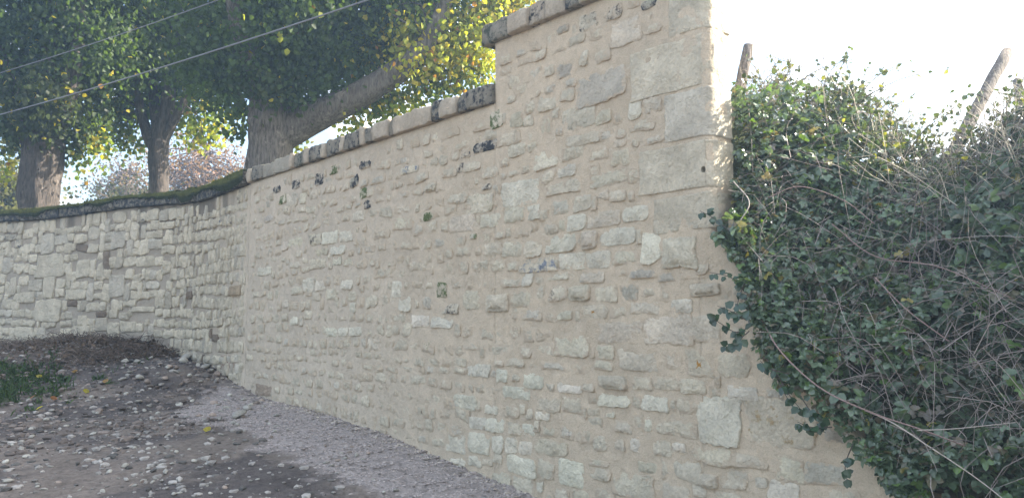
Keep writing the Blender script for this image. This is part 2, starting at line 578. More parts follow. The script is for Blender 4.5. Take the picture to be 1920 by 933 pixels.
uw = np.concatenate([np.arange(-0.3, 2.4, 0.1), np.geomspace(2.4, 600, 40)])
US, UW = np.meshgrid(us, uw, indexing='ij'); US, UW = US.ravel(), UW.ravel()
UWc = np.where(US > -0.08, np.maximum(UW, 0.20), np.where(US > -1.8, np.maximum(UW, 0.06), UW))
base = wp(US, 0 * US)
UX = base[:, 0] + BACK[0] * UWc; UY = base[:, 1] + BACK[1] * UWc
UZ = bank_z(US, UWc) + 0.05 * fbm(np.stack([UX, UY, 0 * UX], -1) * 1.5, 3, 77) * np.exp(-UWc / 100)
n_ = fbm(np.stack([UX, UY, 0 * UX], -1) * 2.2, 3, 8)[:, None]
ucol = np.array([[0.06, 0.065, 0.03]]) * (1 + 0.4 * n_)
ucol = np.where((US < 0)[:, None], np.array([[0.07, 0.068, 0.045]]) * (1 + 0.3 * n_), ucol)
obj('bank', np.stack([UX, UY, UZ], -1), grid_faces(len(us), len(uw)), M['soil'], None,
    {'tint': np.concatenate([ucol, np.ones((len(ucol), 1))], 1)}, kind='structure', center=(0, 0, 0))

# ------------------------------------------------------------------ wall building blocks
S_STEP = s_of(928); S_JOIN = s_of(466)
Z_LOW = sz_of(700, 268)[1]                     # top of the lower masonry, under its coping
Z_LOW_TOP = sz_of(700, 238)[1] if False else Z_LOW + 0.20
Z_HIGH = sz_of(1040, 35)[1]
HOLE = sz_of(1320, 318)

def rough_face(P, amp=1.0, seed=0):
    return amp * (0.011 * fbm(P * 4.0, 3, seed + 1) + 0.006 * fbm(P * 17.0, 3, seed + 5))

def wall_block(parent, name, s0, s1, zbot, ztop, thick, step, col, amp=1.0, seed=0, colfun=None):
    """front face as a displaced grid, closed by back, top and sides"""
    ns = max(2, int((s1 - s0) / step)); sv = np.linspace(s0, s1, ns + 1)
    zt = ztop(sv) if callable(ztop) else np.full(len(sv), ztop)
    nz = max(2, int((zt.max() - zbot) / step))
    v = np.linspace(0, 1, nz + 1)
    SS = np.repeat(sv, nz + 1); ZZ = (zbot + (zt[:, None] - zbot) * v[None]).ravel()
    P = wp(SS, ZZ)
    off = rough_face(P, amp, seed)
    V = wp(SS, ZZ, off)
    F = grid_faces(ns + 1, nz + 1)
    # hole behind the drain opening
    cs = SS[F].mean(1); cz = ZZ[F].mean(1)
    F = F[np.hypot(cs - HOLE[0], cz - HOLE[1]) > 0.05]
    C = np.broadcast_to(np.array([*col, 1.0]), (len(V), 4)).copy()
    if colfun is not None: C[:, :3] = colfun(SS, ZZ, V)
    # back sheet and rim
    bf = np.arange(ns + 1) * (nz + 1)
    rim = np.concatenate([bf, bf[-1] + np.arange(1, nz + 1), (bf + nz)[::-1][1:], np.arange(nz - 1, 0, -1)])
    B = wp(SS[rim], ZZ[rim], -thick)
    n0 = len(V); m = len(rim); k = np.arange(m); k2 = (k + 1) % m
    Q = np.stack([rim[k], n0 + k, n0 + k2, rim[k2]], -1)
    V = np.vstack([V, B]); C = np.vstack([C, C[rim]])
    cen = len(V); V = np.vstack([V, wp(np.array([(s0 + s1) / 2]), (zbot + zt.min()) / 2, -thick)]); C = np.vstack([C, C[:1]])
    T = np.stack([n0 + k2, n0 + k, np.full(m, cen)], -1)
    return obj(name, V, [T, np.vstack([F, Q])], M['mortar'], parent, {'tint': C})

def stone_outline(w, h, n, rnd, jag=0.05, corner=None, warp=0.16):
    """n points evenly along the edge of an irregular block, w x h, centred"""
    mn = min(w, h)
    rc = mn * (corner if corner is not None else rnd.uniform(0.12, 0.34))
    per = 2 * (w + h)
    d = (np.arange(n) + rnd.uniform(0, 1)) / n * per
    x = np.where(d < w, d - w / 2, np.where(d < w + h, w / 2, np.where(d < 2 * w + h, w / 2 - (d - w - h), -w / 2)))
    y = np.where(d < w, -h / 2, np.where(d < w + h, d - w - h / 2, np.where(d < 2 * w + h, h / 2, h / 2 - (d - 2 * w - h))))
    # round the corners off
    ix, iy = np.abs(x) - (w / 2 - rc), np.abs(y) - (h / 2 - rc)
    c = (ix > 0) & (iy > 0)
    l = np.hypot(ix, iy) + 1e-9
    x = np.where(c, np.sign(x) * (w / 2 - rc + ix / l * rc), x); y = np.where(c, np.sign(y) * (h / 2 - rc + iy / l * rc), y)
    k = rnd.uniform(-warp, warp, 8)
    u, v = 2 * x / w, 2 * y / h
    q = [(1 - u) * (1 - v), (1 + u) * (1 - v), (1 + u) * (1 + v), (1 - u) * (1 + v)]
    x = x + sum(k[a] * q[a] for a in range(4)) / 4 * mn / 2; y = y + sum(k[4 + a] * q[a] for a in range(4)) / 4 * mn / 2
    o = rnd.uniform(0, 90)
    pp = np.stack([x * 1.6 / mn + o, y * 1.6 / mn, 0 * x], -1)
    g = 1 + 0.18 * fbm(pp, 3, 8)
    x = x * g + jag * mn * 0.5 * rnd.uniform(-1, 1, n); y = y * g + jag * mn * 0.5 * rnd.uniform(-1, 1, n)
    return x, y

def stone_geo(s, z, w, h, proud, rnd, n=18, dome=0.004, tilt=0.0, jag=0.06, depth=0.05, bev=0.0016, rough=0.006, corner=None, follow=1.0, smear=0.2, rim=0.42, warp=0.16):
    """returns vertices, triangles, quads and the mortar smear at each vertex"""
    ox, oz = stone_outline(w, h, n, rnd, jag, corner, warp)
    if tilt:
        ox, oz = ox * math.cos(tilt) - oz * math.sin(tilt), ox * math.sin(tilt) + oz * math.cos(tilt)
    mn = min(w, h)
    f1 = max(0.72, 1 - 2 * bev / mn); f2 = max(0.66, f1 - 0.016 / mn * 2)
    tiltx, tilty = rnd.uniform(-1, 1) * 0.006, rnd.uniform(-0.5, 1) * -0.009
    rings = [(1.0, -depth, rim), (1.0, proud - bev, rim), (f1, proud, rim * 0.9), (f2, proud, rim * 0.55), (0.80 * f2 + 0.1, proud + 0.3 * dome, 0.1 * rim), (0.58, proud + 0.6 * dome, 0), (0.3, proud + dome, 0)]
    sv, zv, of, sm = [], [], [], []
    for q, (f, o, e) in enumerate(rings):
        a, b = s + ox * f, z + oz * f
        oo = np.full(n, float(o))
        if q > 0:
            oo = oo + tiltx * (ox * f) / (w / 2) + tilty * (oz * f) / (h / 2)
            if q > 3: oo = oo + rough * rnd.uniform(-0.3, 0.3, n)
        sv.append(a); zv.append(b); of.append(oo); sm.append(np.full(n, smear + e))
    sv.append(np.array([s])); zv.append(np.array([z])); of.append(np.array([proud + dome])); sm.append(np.array([smear]))
    sv, zv, of, sm = map(np.concatenate, (sv, zv, of, sm))
    of = of + rough * 1.6 * fbm(np.stack([sv * 20, zv * 20, np.full(len(sv), 3.1)], -1), 3, 11) * (np.arange(len(sv)) >= n)
    if follow:
        of = of + follow * 0.011 * fbm(wp(sv, zv) * 4.0, 3, 1)
    V = wp(sv, zv, of)
    Q = []
    i = np.arange(n); j = (i + 1) % n
    for q in range(len(rings) - 1):
        Q.append(np.stack([q * n + i, q * n + j, (q + 1) * n + j, (q + 1) * n + i], -1)[:, ::-1])
    q = len(rings) - 1
    T = np.stack([q * n + i, q * n + j, np.full(n, len(V) - 1)], -1)[:, ::-1]
    return V, T, np.concatenate(Q), sm

def tint4(col, sm):
    return np.concatenate([np.broadcast_to(np.asarray(col), (len(sm), 3)), np.clip(sm, 0, 1)[:, None]], 1)

class StoneSet:
    """the biggest stones become parts of their own, the rest one joined part"""
    def __init__(self): self.items = []
    def add(self, size, V, T, Q, tint, lich, smooth=True): self.items.append((size, V, T, Q, tint, lich))
    def flush(self, parent, mat, limit, name='stone', restname='small_stones'):
        self.items.sort(key=lambda t: -t[0])
        for size, V, T, Q, tint, lich in self.items[:limit]:
            obj(name, V, [T, Q], mat, parent, {'tint': np.broadcast_to(tint, (len(V), 4)), 'lich': np.broadcast_to(lich, (len(V), 4))})
        rest = self.items[limit:]
        if rest:
            Vs, Ts, Qs, A, B, n = [], [], [], [], [], 0
            for size, V, T, Q, tint, lich in rest:
                Vs.append(V); Ts.append(T + n); Qs.append(Q + n); n += len(V)
                A.append(np.broadcast_to(tint, (len(V), 4))); B.append(np.broadcast_to(lich, (len(V), 4)))
            obj(restname, np.concatenate(Vs), [np.concatenate(Ts), np.concatenate(Qs)], mat, parent,
                {'tint': np.concatenate(A), 'lich': np.concatenate(B)}, kind='stuff')

PALE = np.array([0.66, 0.582, 0.435]); BRIGHT = np.array([0.73, 0.665, 0.515]); GREY = np.array([0.54, 0.485, 0.38])
CREAM = np.array([0.57, 0.505, 0.385]); OCHRE = np.array([0.46, 0.36, 0.24]); BROWN = np.array([0.36, 0.285, 0.21])
LK = np.array([0.055, 0.058, 0.063]); LG = np.array([0.13, 0.165, 0.065]); LB = np.array([0.15, 0.13, 0.105]); LU = np.array([0.24, 0.26, 0.29])

# ------------------------------------------------------------------ the restored wall
wall = empty('stone_wall', wp(np.array([3.0]), 0.2)[0],
             label='tall repointed pale limestone rubble wall with stepped top, filling the middle of the view', cat='wall', kind='thing')

def mortar_col(SS, ZZ, V):
    b = np.array(MORTAR)[None]
    k = sstep(1.5, 5.5, SS)[:, None]                      # greyer lime towards the far end
    c = b * (1 - k) + np.array([[0.565, 0.48, 0.365]]) * k
    n = fbm(V * 0.9, 3, 61)[:, None]
    return c * (1 + 0.07 * n)

wall_block(wall, 'mortar', 0.10, S_STEP, -0.5, Z_HIGH, 0.24, 0.022, MORTAR, 1.0, 0, mortar_col)
wall_block(wall, 'mortar', S_STEP, S_JOIN, -0.5, Z_LOW, 0.5, 0.024, MORTAR, 1.0, 0, mortar_col)
wall_block(wall, 'mortar', -1.75, 0.102, -0.5, lambda s: np.minimum(stub_top(s) + 0.06 * vnoise(np.stack([s * 9, s * 0, s * 0], -1), 3), stub_top(0.0)), 0.24, 0.022, MORTAR, 1.5, 0, mortar_col)

# stones read off the photograph: x0, y0, x1, y1, kind
# b bright, p pale, g grey, f faint, k black growth, v green growth, n brown growth, o ochre, r proud
HAND = '''
1145 35 1202 85 p;1206 40 1240 62 f;1137 12 1166 35 n;1085 26 1122 55 n;1045 47 1066 62 g;1205 0 1234 15 k;1080 130 1172 190 g;1047 118 1076 145 g
1180 184 1204 220 b;1206 184 1242 212 p;1057 203 1112 242 p;1116 206 1144 230 p;1065 246 1122 272 p;1055 276 1097 298 p;1105 278 1140 300 p;1147 279 1186 312 p
1150 258 1176 275 p;965 157 993 178 f;957 212 979 237 p;919 206 944 240 v;935 248 976 270 p;955 270 986 292 p;990 269 1006 284 p;1003 284 1045 315 p;1010 220 1036 255 f
942 338 1010 382 b;905 312 936 333 p;1047 308 1080 330 b;1024 342 1060 365 p;1060 334 1090 358 p;1110 324 1176 346 p;1178 316 1198 342 f;945 386 983 416 p;987 386 1013 412 b
900 402 938 425 p;1035 374 1068 400 g;1075 366 1109 394 p;1120 356 1142 375 p;1143 357 1172 376 p;1063 404 1098 432 b;1100 397 1161 425 p;1167 386 1215 415 b;1020 421 1046 438 p
1050 413 1060 431 p;900 435 922 456 f;928 432 948 448 f;965 426 990 444 f;1023 441 1078 472 b;1093 436 1121 466 r;1130 429 1192 458 b;906 456 940 478 p;942 454 976 478 p
984 454 1015 480 p;900 488 915 505 p;920 488 947 509 p;952 490 971 507 p;973 484 1040 508 u;1048 474 1096 503 b;1098 474 1144 503 b;1153 470 1196 494 p;1205 440 1238 492 b;1248 450 1304 500 r
980 512 1000 536 b;900 516 936 543 f;1027 511 1064 524 p;1088 509 1134 530 p;1182 504 1231 521 g;1235 511 1268 527 g;1068 537 1106 562 r;912 552 953 581 r;960 546 1000 573 p
1118 538 1158 565 p;1163 533 1196 563 g;1200 536 1242 556 f;1296 531 1350 554 r;1260 560 1298 584 b;1183 566 1238 587 p;1090 572 1136 596 t;1144 572 1181 593 f;1046 582 1074 598 p
1122 606 1201 642 p;1208 590 1296 644 p;1043 630 1106 670 p;1114 645 1153 671 p;1113 676 1150 692 p;1160 658 1229 693 p;1124 704 1171 727 r;875 682 918 706 b;931 693 952 715 b
985 698 1017 726 b;1023 719 1039 734 p;1047 719 1090 737 b;944 725 995 746 b;1187 707 1222 728 p;1225 706 1276 730 p;1121 738 1181 762 b;1203 743 1251 768 b;1008 744 1052 770 p
1055 746 1092 772 p;852 742 890 768 b;908 760 933 775 b;945 758 976 783 f;987 766 1001 786 p;1005 772 1031 787 b;1103 765 1124 779 p;1136 770 1153 782 p;1103 781 1128 801 p
880 782 909 803 b;911 786 946 809 b;955 793 977 812 p;980 795 1002 815 b;1012 797 1046 818 f;1155 788 1186 811 p;1210 781 1221 808 b;1080 802 1112 830 f
837 816 872 848 b;878 810 916 847 b;923 817 944 848 b;950 822 970 848 b;975 826 998 850 b;1003 827 1063 852 p;1114 815 1137 842 p;1153 822 1172 843 p;1184 824 1201 847 b
880 855 902 873 b;953 857 1001 888 b;1010 857 1041 895 p;1046 863 1096 910 b;1150 882 1226 928 p;1105 860 1141 872 f;1200 868 1236 886 p;845 858 862 867 b;863 858 874 875 b
905 858 924 871 p;880 885 911 900 p;918 884 956 911 p;958 890 1003 926 p;1006 898 1019 921 b;1040 915 1068 938 p;1075 919 1106 940 p
1288 661 1334 706 t;1345 663 1409 705 p;1245 656 1281 690 f;1278 712 1321 737 p;1368 723 1420 748 b;1437 728 1470 746 g;1312 744 1388 833 b;1397 756 1522 836 c;1265 746 1300 776 f
1233 786 1306 815 p;1260 830 1285 848 b;1300 833 1366 866 p;1265 863 1313 898 p;1315 891 1346 915 r;1348 878 1401 916 p;1416 895 1438 913 b;1442 903 1498 938 b;1238 906 1291 938 p
1302 908 1326 930 p;1338 922 1391 945 p;1460 858 1508 900 p;1512 866 1582 906 g;1370 848 1440 874 f;1418 606 1450 640 f;1300 590 1350 640 p;1548 806 1600 830 g
512 348 526 362 k;549 337 563 353 k;591 324 606 347 k;655 329 671 351 k;675 353 688 372 v;683 376 696 390 k;499 378 506 390 g;617 310 634 326 v;675 300 696 315 k;524 365 536 381 v
538 363 558 385 p;563 363 575 380 p;582 358 594 372 p;498 400 514 416 g;558 386 574 399 p;575 386 592 399 p;606 434 632 455 b;638 432 661 452 b;580 438 603 460 n;621 460 648 477 b
590 467 615 478 p;543 447 566 464 p;529 452 541 468 p;505 483 521 492 p;524 483 536 491 p;555 470 567 482 p;545 490 561 502 p;624 483 641 497 b;645 484 662 497 p;660 395 683 415 p
483 500 508 515 b;520 497 529 506 p;582 485 611 503 p;570 524 588 546 b;594 525 609 543 b;640 525 662 542 b;735 530 754 556 b;748 558 770 583 b;655 568 668 584 b;587 549 601 564 p
610 543 629 561 p;653 545 671 563 p;545 593 560 608 b;561 592 569 611 p;611 615 631 630 b;633 615 653 630 b;656 613 678 628 b;773 591 803 610 b;810 595 848 613 b;690 636 713 656 p
530 561 540 576 p;615 573 626 585 p;480 721 508 741 w;429 535 455 556 o;414 668 441 692 w;546 537 566 552 p;500 545 512 562 p;517 542 526 560 p
875 366 921 400 y;845 404 888 436 p;892 402 900 424 f;750 312 784 326 u;857 306 870 323 n;800 347 818 360 r;797 398 816 412 v;882 438 893 448 v;904 345 922 355 n;889 265 930 283 k
820 530 838 556 v;740 385 775 400 f;735 405 775 430 f;690 430 730 448 f;770 490 800 505 p;702 500 740 520 f;868 640 900 655 f;800 340 818 352 f;870 548 900 580 p;830 570 858 586 n
'''
placed = []                                   # rectangles in (s, z) already taken
new_set = StoneSet()
rg = np.random.default_rng(42)
def kindprops(k):
    lich = np.array([*LK, 0.0]); smear = rg.uniform(0.10, 0.30); proud = rg.uniform(0.002, 0.007); col = PALE
    if k == 'b': col, smear, proud = BRIGHT, 0.03, rg.uniform(0.004, 0.009)
    if k == 'g': col, smear = GREY, 0.25
    if k == 'f': smear, proud = rg.uniform(0.42, 0.58), rg.uniform(-0.001, 0.004)
    if k == 'k': lich, col, proud = np.array([*LK, 0.54]), GREY * 0.85, 0.006
    if k == 'v': lich, proud = np.array([*LG, 0.55]), 0.006
    if k == 'n': lich = np.array([*LB, 0.5])
    if k == 'o': col, smear = OCHRE, 0.2
    if k == 'w': col, smear = BROWN * 1.15, 0.1
    if k == 'c': lich = np.array([0.42, 0.31, 0.17, 0.45])
    if k == 'y': lich = np.array([0.33, 0.31, 0.15, 0.42]); smear = 0.1
    if k == 'u': col, lich = PALE, np.array([*LU, 0.5])
    if k == 'r': proud, smear = 0.022, 0.1; col = PALE * 0.93
    return col, smear, proud, lich
for ent in HAND.replace('\n', ';').split(';'):
    f = ent.split()
    if len(f) < 5: continue
    x0, y0, x1, y1 = map(float, f[:4]); k = f[4]
    cx, cy = (x0 + x1) / 2, (y0 + y1) / 2
    sc, zc = sz_of(cx, cy)
    w = abs(sz_of(x0, cy)[0] - sz_of(x1, cy)[0]); h = abs(sz_of(cx, y0)[1] - sz_of(cx, y1)[1])
    h = max(0.04, h - 0.0)
    col, smear, proud, lich = kindprops(k)
    col = col * rg.uniform(0.94, 1.06) * (1 + rg.uniform(-0.015, 0.015, 3))
    big = w * h > 0.035
    V, T, Q, sm = stone_geo(sc, zc, w * 1.04, h * 1.06, proud, rg, n=44 if big else 30, dome=0.018 if k == 'r' else 0.003,
                            bev=0.006 if k == 'r' else 0.0016, smear=smear, corner=rg.uniform(0.05, 0.2) if big else None)
    if k == 't':
        lich = np.tile(np.array([0.42, 0.22, 0.05, 0.0]), (len(V), 1)); d_ = np.arange(len(V)) >= len(V) - 1 - len(V) // 7
        lich[:, 3] = np.where(d_, np.where(np.random.default_rng(3).random(len(V)) < 0.35, 0.55, 0.12), 0.0); lich[-1, 3] = 0.75
    new_set.add(w * h * (100 if k != 'f' else 10), V, T, Q, tint4(col, sm), lich)
    placed.append((sc - w / 2, zc - h / 2, sc + w / 2, zc + h / 2))

# quoins: s of the left edge, upper and lower pixel row at the corner
def quoin(px_left, y_top, y_bot, col, lich, k, hole=None):
    sl = s_of(px_left); z1 = sz_of(1326, y_top)[1]; z0 = sz_of(1326, y_bot)[1]
    rr = 0.05; dep = 0.235; p = 0.009
    fs = list(np.linspace(sl - 0.03, rr, max(4, int((sl - rr) / 0.025))))
    vz = list(np.linspace(z0 + 0.02, z1 - 0.02, max(6, int((z1 - z0) / 0.022))))
    if hole:
        fs = [f for f in fs if abs(f - hole[0]) > 0.03] + [hole[0] + d for d in (-0.017, -0.007, 0.007, 0.017)]; fs.sort(reverse=True)
        vz = [v for v in vz if abs(v - hole[1]) > 0.03] + [hole[1] + d for d in (-0.020, -0.008, 0.008, 0.020)]; vz.sort()
    us_ = [(sl, -0.05), (sl, p - 0.004), (sl - 0.006, p)] + [(f, p) for f in fs]
    for a in np.linspace(0, math.pi / 2, 7)[1:]:
        us_.append((rr - math.sin(a) * (rr + p), p - (1 - math.cos(a)) * (rr + p)))
    n_front = len(us_)
    for d in np.linspace(-rr - 0.03, -dep, 16): us_.append((-p, d))
    U = np.array(us_)
    vz = np.array([z0, z0 + 0.001, z0 + 0.007] + vz + [z1 - 0.007, z1 - 0.001, z1])
    inset = np.zeros(len(vz)); inset[[0, -1]] = 0.04; inset[[1, -2]] = 0.002
    nv = len(vz)
    SS = np.repeat(U[:, 0], nv); OO = np.repeat(U[:, 1], nv); II = np.tile(inset, len(U)); ZZ = np.tile(vz, len(U))
    # wobble the joints and the left edge
    ZZ = ZZ + 0.014 * fbm(np.stack([SS * 5, OO * 5, np.tile(np.where(np.arange(nv) < nv / 2, 0, 7), len(U))], -1) + k, 2, 4) * np.abs(np.tile(np.linspace(-1, 1, nv), len(U))) ** 3
    SS = SS + np.where(np.repeat(np.arange(len(U)) < 5, nv), 0.02 * fbm(np.stack([ZZ * 9, 0 * ZZ, 0 * ZZ + k], -1), 3, 6), 0)
    q = np.stack([SS * 8, ZZ * 8, OO * 8], -1)
    dn = 0.013 * fbm(q + k * 5.1, 3, 90 + k) + 0.007 * fbm(q * 4, 3, 95)
    nx_ = np.zeros(len(U)); no_ = np.zeros(len(U)); no_[:n_front - 6] = 1
    for e, a in enumerate(np.linspace(0, math.pi / 2, 7)[1:]): nx_[n_front - 6 + e], no_[n_front - 6 + e] = -math.sin(a), math.cos(a)
    nx_[n_front:] = -1
    edge = np.repeat(np.clip(nx_ * no_ * -2, 0, 1), nv)
    dn = dn - 0.022 * edge * np.clip(0.3 + fbm(q * 0.7 + k * 2, 2, 50), 0, 1)
    if hole: dn = dn * sstep(0.02, 0.10, np.hypot(SS - hole[0], ZZ - hole[1]))
    m_ = dn - II
    SS2 = SS + np.repeat(nx_, nv) * m_; OO2 = OO + np.repeat(no_, nv) * m_
    F = grid_faces(len(U), nv)
    V = wp(SS2, ZZ, OO2)
    tint = np.broadcast_to(np.array([*col, 0.10]), (len(V), 4)).copy()
    tint[:, 3] += np.tile(np.where(inset > 0, 0.3, 0.0), len(U))
    if hole:
        cs, cz, co = SS[F].mean(1), ZZ[F].mean(1), OO[F].mean(1)
        F = F[~((np.abs(cs - hole[0]) < 0.017) & (np.abs(cz - hole[1]) < 0.020) & (co > 0))]
        cor = np.where((np.abs(np.abs(SS - hole[0]) - 0.017) < 2e-3) & (np.abs(np.abs(ZZ - hole[1]) - 0.020) < 4e-3) & (OO > 0))[0]
        SS2[cor] = hole[0] + np.sign(SS[cor] - hole[0]) * 0.0128; ZZ[cor] = hole[1] + np.sign(ZZ[cor] - hole[1]) * 0.0155
        V = wp(SS2, ZZ, OO2)
    o = obj('quoin', V, F, M['stone'], wall, {'tint': tint, 'lich': np.broadcast_to(lich, (len(V), 4))})
    placed.append((-0.1, z0 - 0.01, sl + 0.02, z1 + 0.01))
    if hole:
        hs = [(-.017, -.008), (-.0128, -.0155), (-.007, -.020), (.007, -.020), (.0128, -.0155), (.017, -.008), (.017, .008), (.0128, .0155), (.007, .020), (-.007, .020), (-.0128, .0155), (-.017, .008)]
        ha = np.array(hs); hv = np.vstack([wp(hole[0] + ha[:, 0], hole[1] + ha[:, 1], p - 0.001), wp(hole[0] + ha[:, 0] * 0.95, hole[1] + ha[:, 1] * 0.95, -0.30)])
        i = np.arange(12); j = (i + 1) % 12
        hq = np.stack([i, j, 12 + j, 12 + i], -1)
        hv = np.vstack([hv, wp(np.array([hole[0]]), hole[1], -0.30)]); ht = np.stack([12 + i, 12 + j, np.full(12, 24)], -1)
        obj('drain_hole', hv, [ht, hq], M['stone'], o, {'tint': np.broadcast_to(np.array([*(col * 0.8), 0.1]), (25, 4)), 'lich': np.broadcast_to(lich, (25, 4))})
    return o
NOL = np.array([*LK, 0.0])
def corner_mortar():
    """rounded mortar body behind the quoins"""
    rr, p = 0.055, 0.005
    us_ = [(0.30, -0.05), (0.28, -0.004)] + [(f, p) for f in np.linspace(0.24, rr, 9)]
    nrm = [(0, 1)] * len(us_)
    for a in np.linspace(0, math.pi / 2, 7)[1:]:
        us_.append((rr - math.sin(a) * (rr + p), p - (1 - math.cos(a)) * (rr + p))); nrm.append((-math.sin(a), math.cos(a)))
    for d in np.linspace(-rr - 0.03, -0.23, 9): us_.append((-p, d)); nrm.append((-1, 0))
    U, Nn = np.array(us_), np.array(nrm)
    vz = np.arange(float(stub_top(0.0)) - 0.25, Z_HIGH, 0.022); nv = len(vz)
    SS, OO, ZZ = np.repeat(U[:, 0], nv), np.repeat(U[:, 1], nv), np.tile(vz, len(U))
    d = rough_face(wp(SS, ZZ, OO), 0.8, 0)
    F = grid_faces(len(U), nv)
    F = F[np.hypot(SS[F].mean(1) - HOLE[0], ZZ[F].mean(1) - HOLE[1]) > 0.05]
    V = wp(SS + np.repeat(Nn[:, 0], nv) * d, ZZ, OO + np.repeat(Nn[:, 1], nv) * d)
    C = np.concatenate([mortar_col(SS, ZZ, V), np.ones((len(V), 1))], 1)
    obj('mortar', V, F, M['mortar'], wall, {'tint': C})
corner_mortar()
quoin(1264, -48, 49, PALE, np.array([*LB, 0.12]), 0)
quoin(1189, 57, 155, PALE, NOL, 1)
quoin(1254, 161, 252, GREY * 1.15, NOL, 2)
quoin(1200, 260, 349, PALE * 0.97, NOL, 3, HOLE)
quoin(1228, 359, 428, PALE * 0.92, NOL, 4)

def free(a0, b0, a1, b1, margin):
    for (p0, q0, p1, q1) in placed:
        if a0 < p1 - margin and a1 > p0 + margin and b0 < q1 - margin and b1 > q0 + margin: return False
    return True

# coursed filling between the stones read off
def fill_new():
    r = np.random.default_rng(5)
    z = -0.1; row = 0
    while z < Z_HIGH - 0.06:
        h = r.uniform(0.085, 0.15)
        s = -1.6 + r.uniform(0, 0.2)
        while s < S_JOIN - 0.05:
            w = r.uniform(0.08, 0.24) if r.random() > 0.12 else r.uniform(0.24, 0.36)
            if s > 4.5: w = min(w, 0.2)
            wob = 0.02 * math.sin(s * 2.1 + row * 1.7)
            zb, zt = z + wob + 0.008, z + h + wob - 0.012
            ztop = Z_HIGH if s < S_STEP else Z_LOW
            if s < 0: ztop = float(stub_top(s)) - 0.05
            ok = zt < ztop - 0.02 and s + w < S_JOIN - 0.02 and not (s < S_STEP < s + w and zt > Z_LOW - 0.05) and zt > float(contact(s)) - 0.1
            for att in range(3):
                if not ok: break
                if free(s, zb, s + w, zt, 0.012): break
                w *= 0.6
            else:
                ok = False
            if ok and w > 0.045 and free(s, zb, s + w, zt, 0.012):
                sc, zc = s + w / 2, (zb + zt) / 2
                nz = float(fbm(np.array([[sc * 0.8, zc * 0.9, 4.0]]), 2, 33)[0])
                t = r.random()
                lich = NOL
                if t < 0.30 + 0.35 * nz:
                    col, smear, proud = PALE, r.uniform(0.12, 0.36), r.uniform(0.002, 0.009)
                elif t < 0.9:
                    col, smear, proud = PALE * 0.97, r.uniform(0.40, 0.66), r.uniform(-0.005, 0.006)
                else:
                    col, smear, proud = GREY * 1.15, r.uniform(0.3, 0.5), r.uniform(-0.001, 0.005)
                if r.random() < 0.06: lich = np.array([*(LB if r.random() < 0.6 else LG), r.uniform(0.25, 0.45)])
                if ztop - zc < 0.6 and r.random() < 0.22 and sc > 1.0: lich = np.array([*(LK if r.random() < 0.5 else LB), r.uniform(0.2, 0.5)])
                col = col * r.uniform(0.92, 1.06)
                V, T, Q, sm = stone_geo(sc, zc, w * 0.98, (zt - zb) * r.uniform(0.85, 1.0), proud, r, n=24, dome=0.004, jag=0.08, warp=0.30,
                                        tilt=r.uniform(-0.08, 0.08), rough=0.006, smear=smear)
                new_set.add(w * h * (1 - smear), V, T, Q, tint4(col, sm), lich)
                placed.append((s, zb, s + w, zt))
            s += w + r.uniform(0.015, 0.06)
        z += h + r.uniform(0.002, 0.015); row += 1
fill_new()
new_set.flush(wall, M['stone'], 300)

# coping stones of the restored wall
def coping(parent, s0, s1, zb, h, over, back, tint, lich, mat, seed, drop=0.03):
    prof = [(-0.04, zb), (over * 0.4, zb), (over - 0.006, zb + 0.001), (over - 0.001, zb + 0.006), (over, zb + 0.03), (over + 0.003, zb + h * 0.5), (over - 0.004, zb + h - 0.03),
            (over - 0.006, zb + h - 0.012), (over - 0.016, zb + h - 0.002), (over - 0.04, zb + h)]
    prof += [(over - 0.04 - t * (back + over - 0.04), zb + h + 0.02 * math.sin(t * 3.0)) for t in (0.12, 0.25, 0.5, 0.75, 1.0)]
    prof += [(-back, zb + h - 0.08), (-back, zb)]
    Pm = np.array(prof)
    nv = max(4, int((s1 - s0) / 0.03))
    vv = np.linspace(0, 1, nv + 1); ins = np.where((vv == 0) | (vv == 1), 0.006, 0.0)
    SS = np.tile(s0 + (s1 - s0) * vv, len(Pm)); OO = np.repeat(Pm[:, 0], nv + 1); ZZ = np.repeat(Pm[:, 1], nv + 1)
    II = np.tile(ins, len(Pm))
    q = np.stack([SS * 7, ZZ * 7, OO * 7], -1)
    d = 0.020 * fbm(q + seed * 3.3, 3, 70 + seed) + 0.009 * fbm(q * 4, 2, 71)
    OO = OO + (d - II) * np.where(OO > -0.02, 1, 0); ZZ = ZZ + np.where(ZZ > zb + h * 0.6, d - II, 0.5 * d)
    V = wp(SS, ZZ, OO)
    F = grid_faces(len(Pm), nv + 1)
    n0 = len(V)
    caps = []
    for e in (0, nv):
        idx = np.arange(len(Pm)) * (nv + 1) + e
        c = V[idx].mean(0); V = np.vstack([V, c])
        for a in range(len(idx)):
            b = (a + 1) % len(idx)
            caps.append((idx[a], idx[b], len(V) - 1) if e else (idx[b], idx[a], len(V) - 1))
    return obj('coping_stone', V, [np.array(caps), F], mat, parent, {'tint': np.broadcast_to(tint, (len(V), 4)), 'lich': np.broadcast_to(lich, (len(V), 4))})

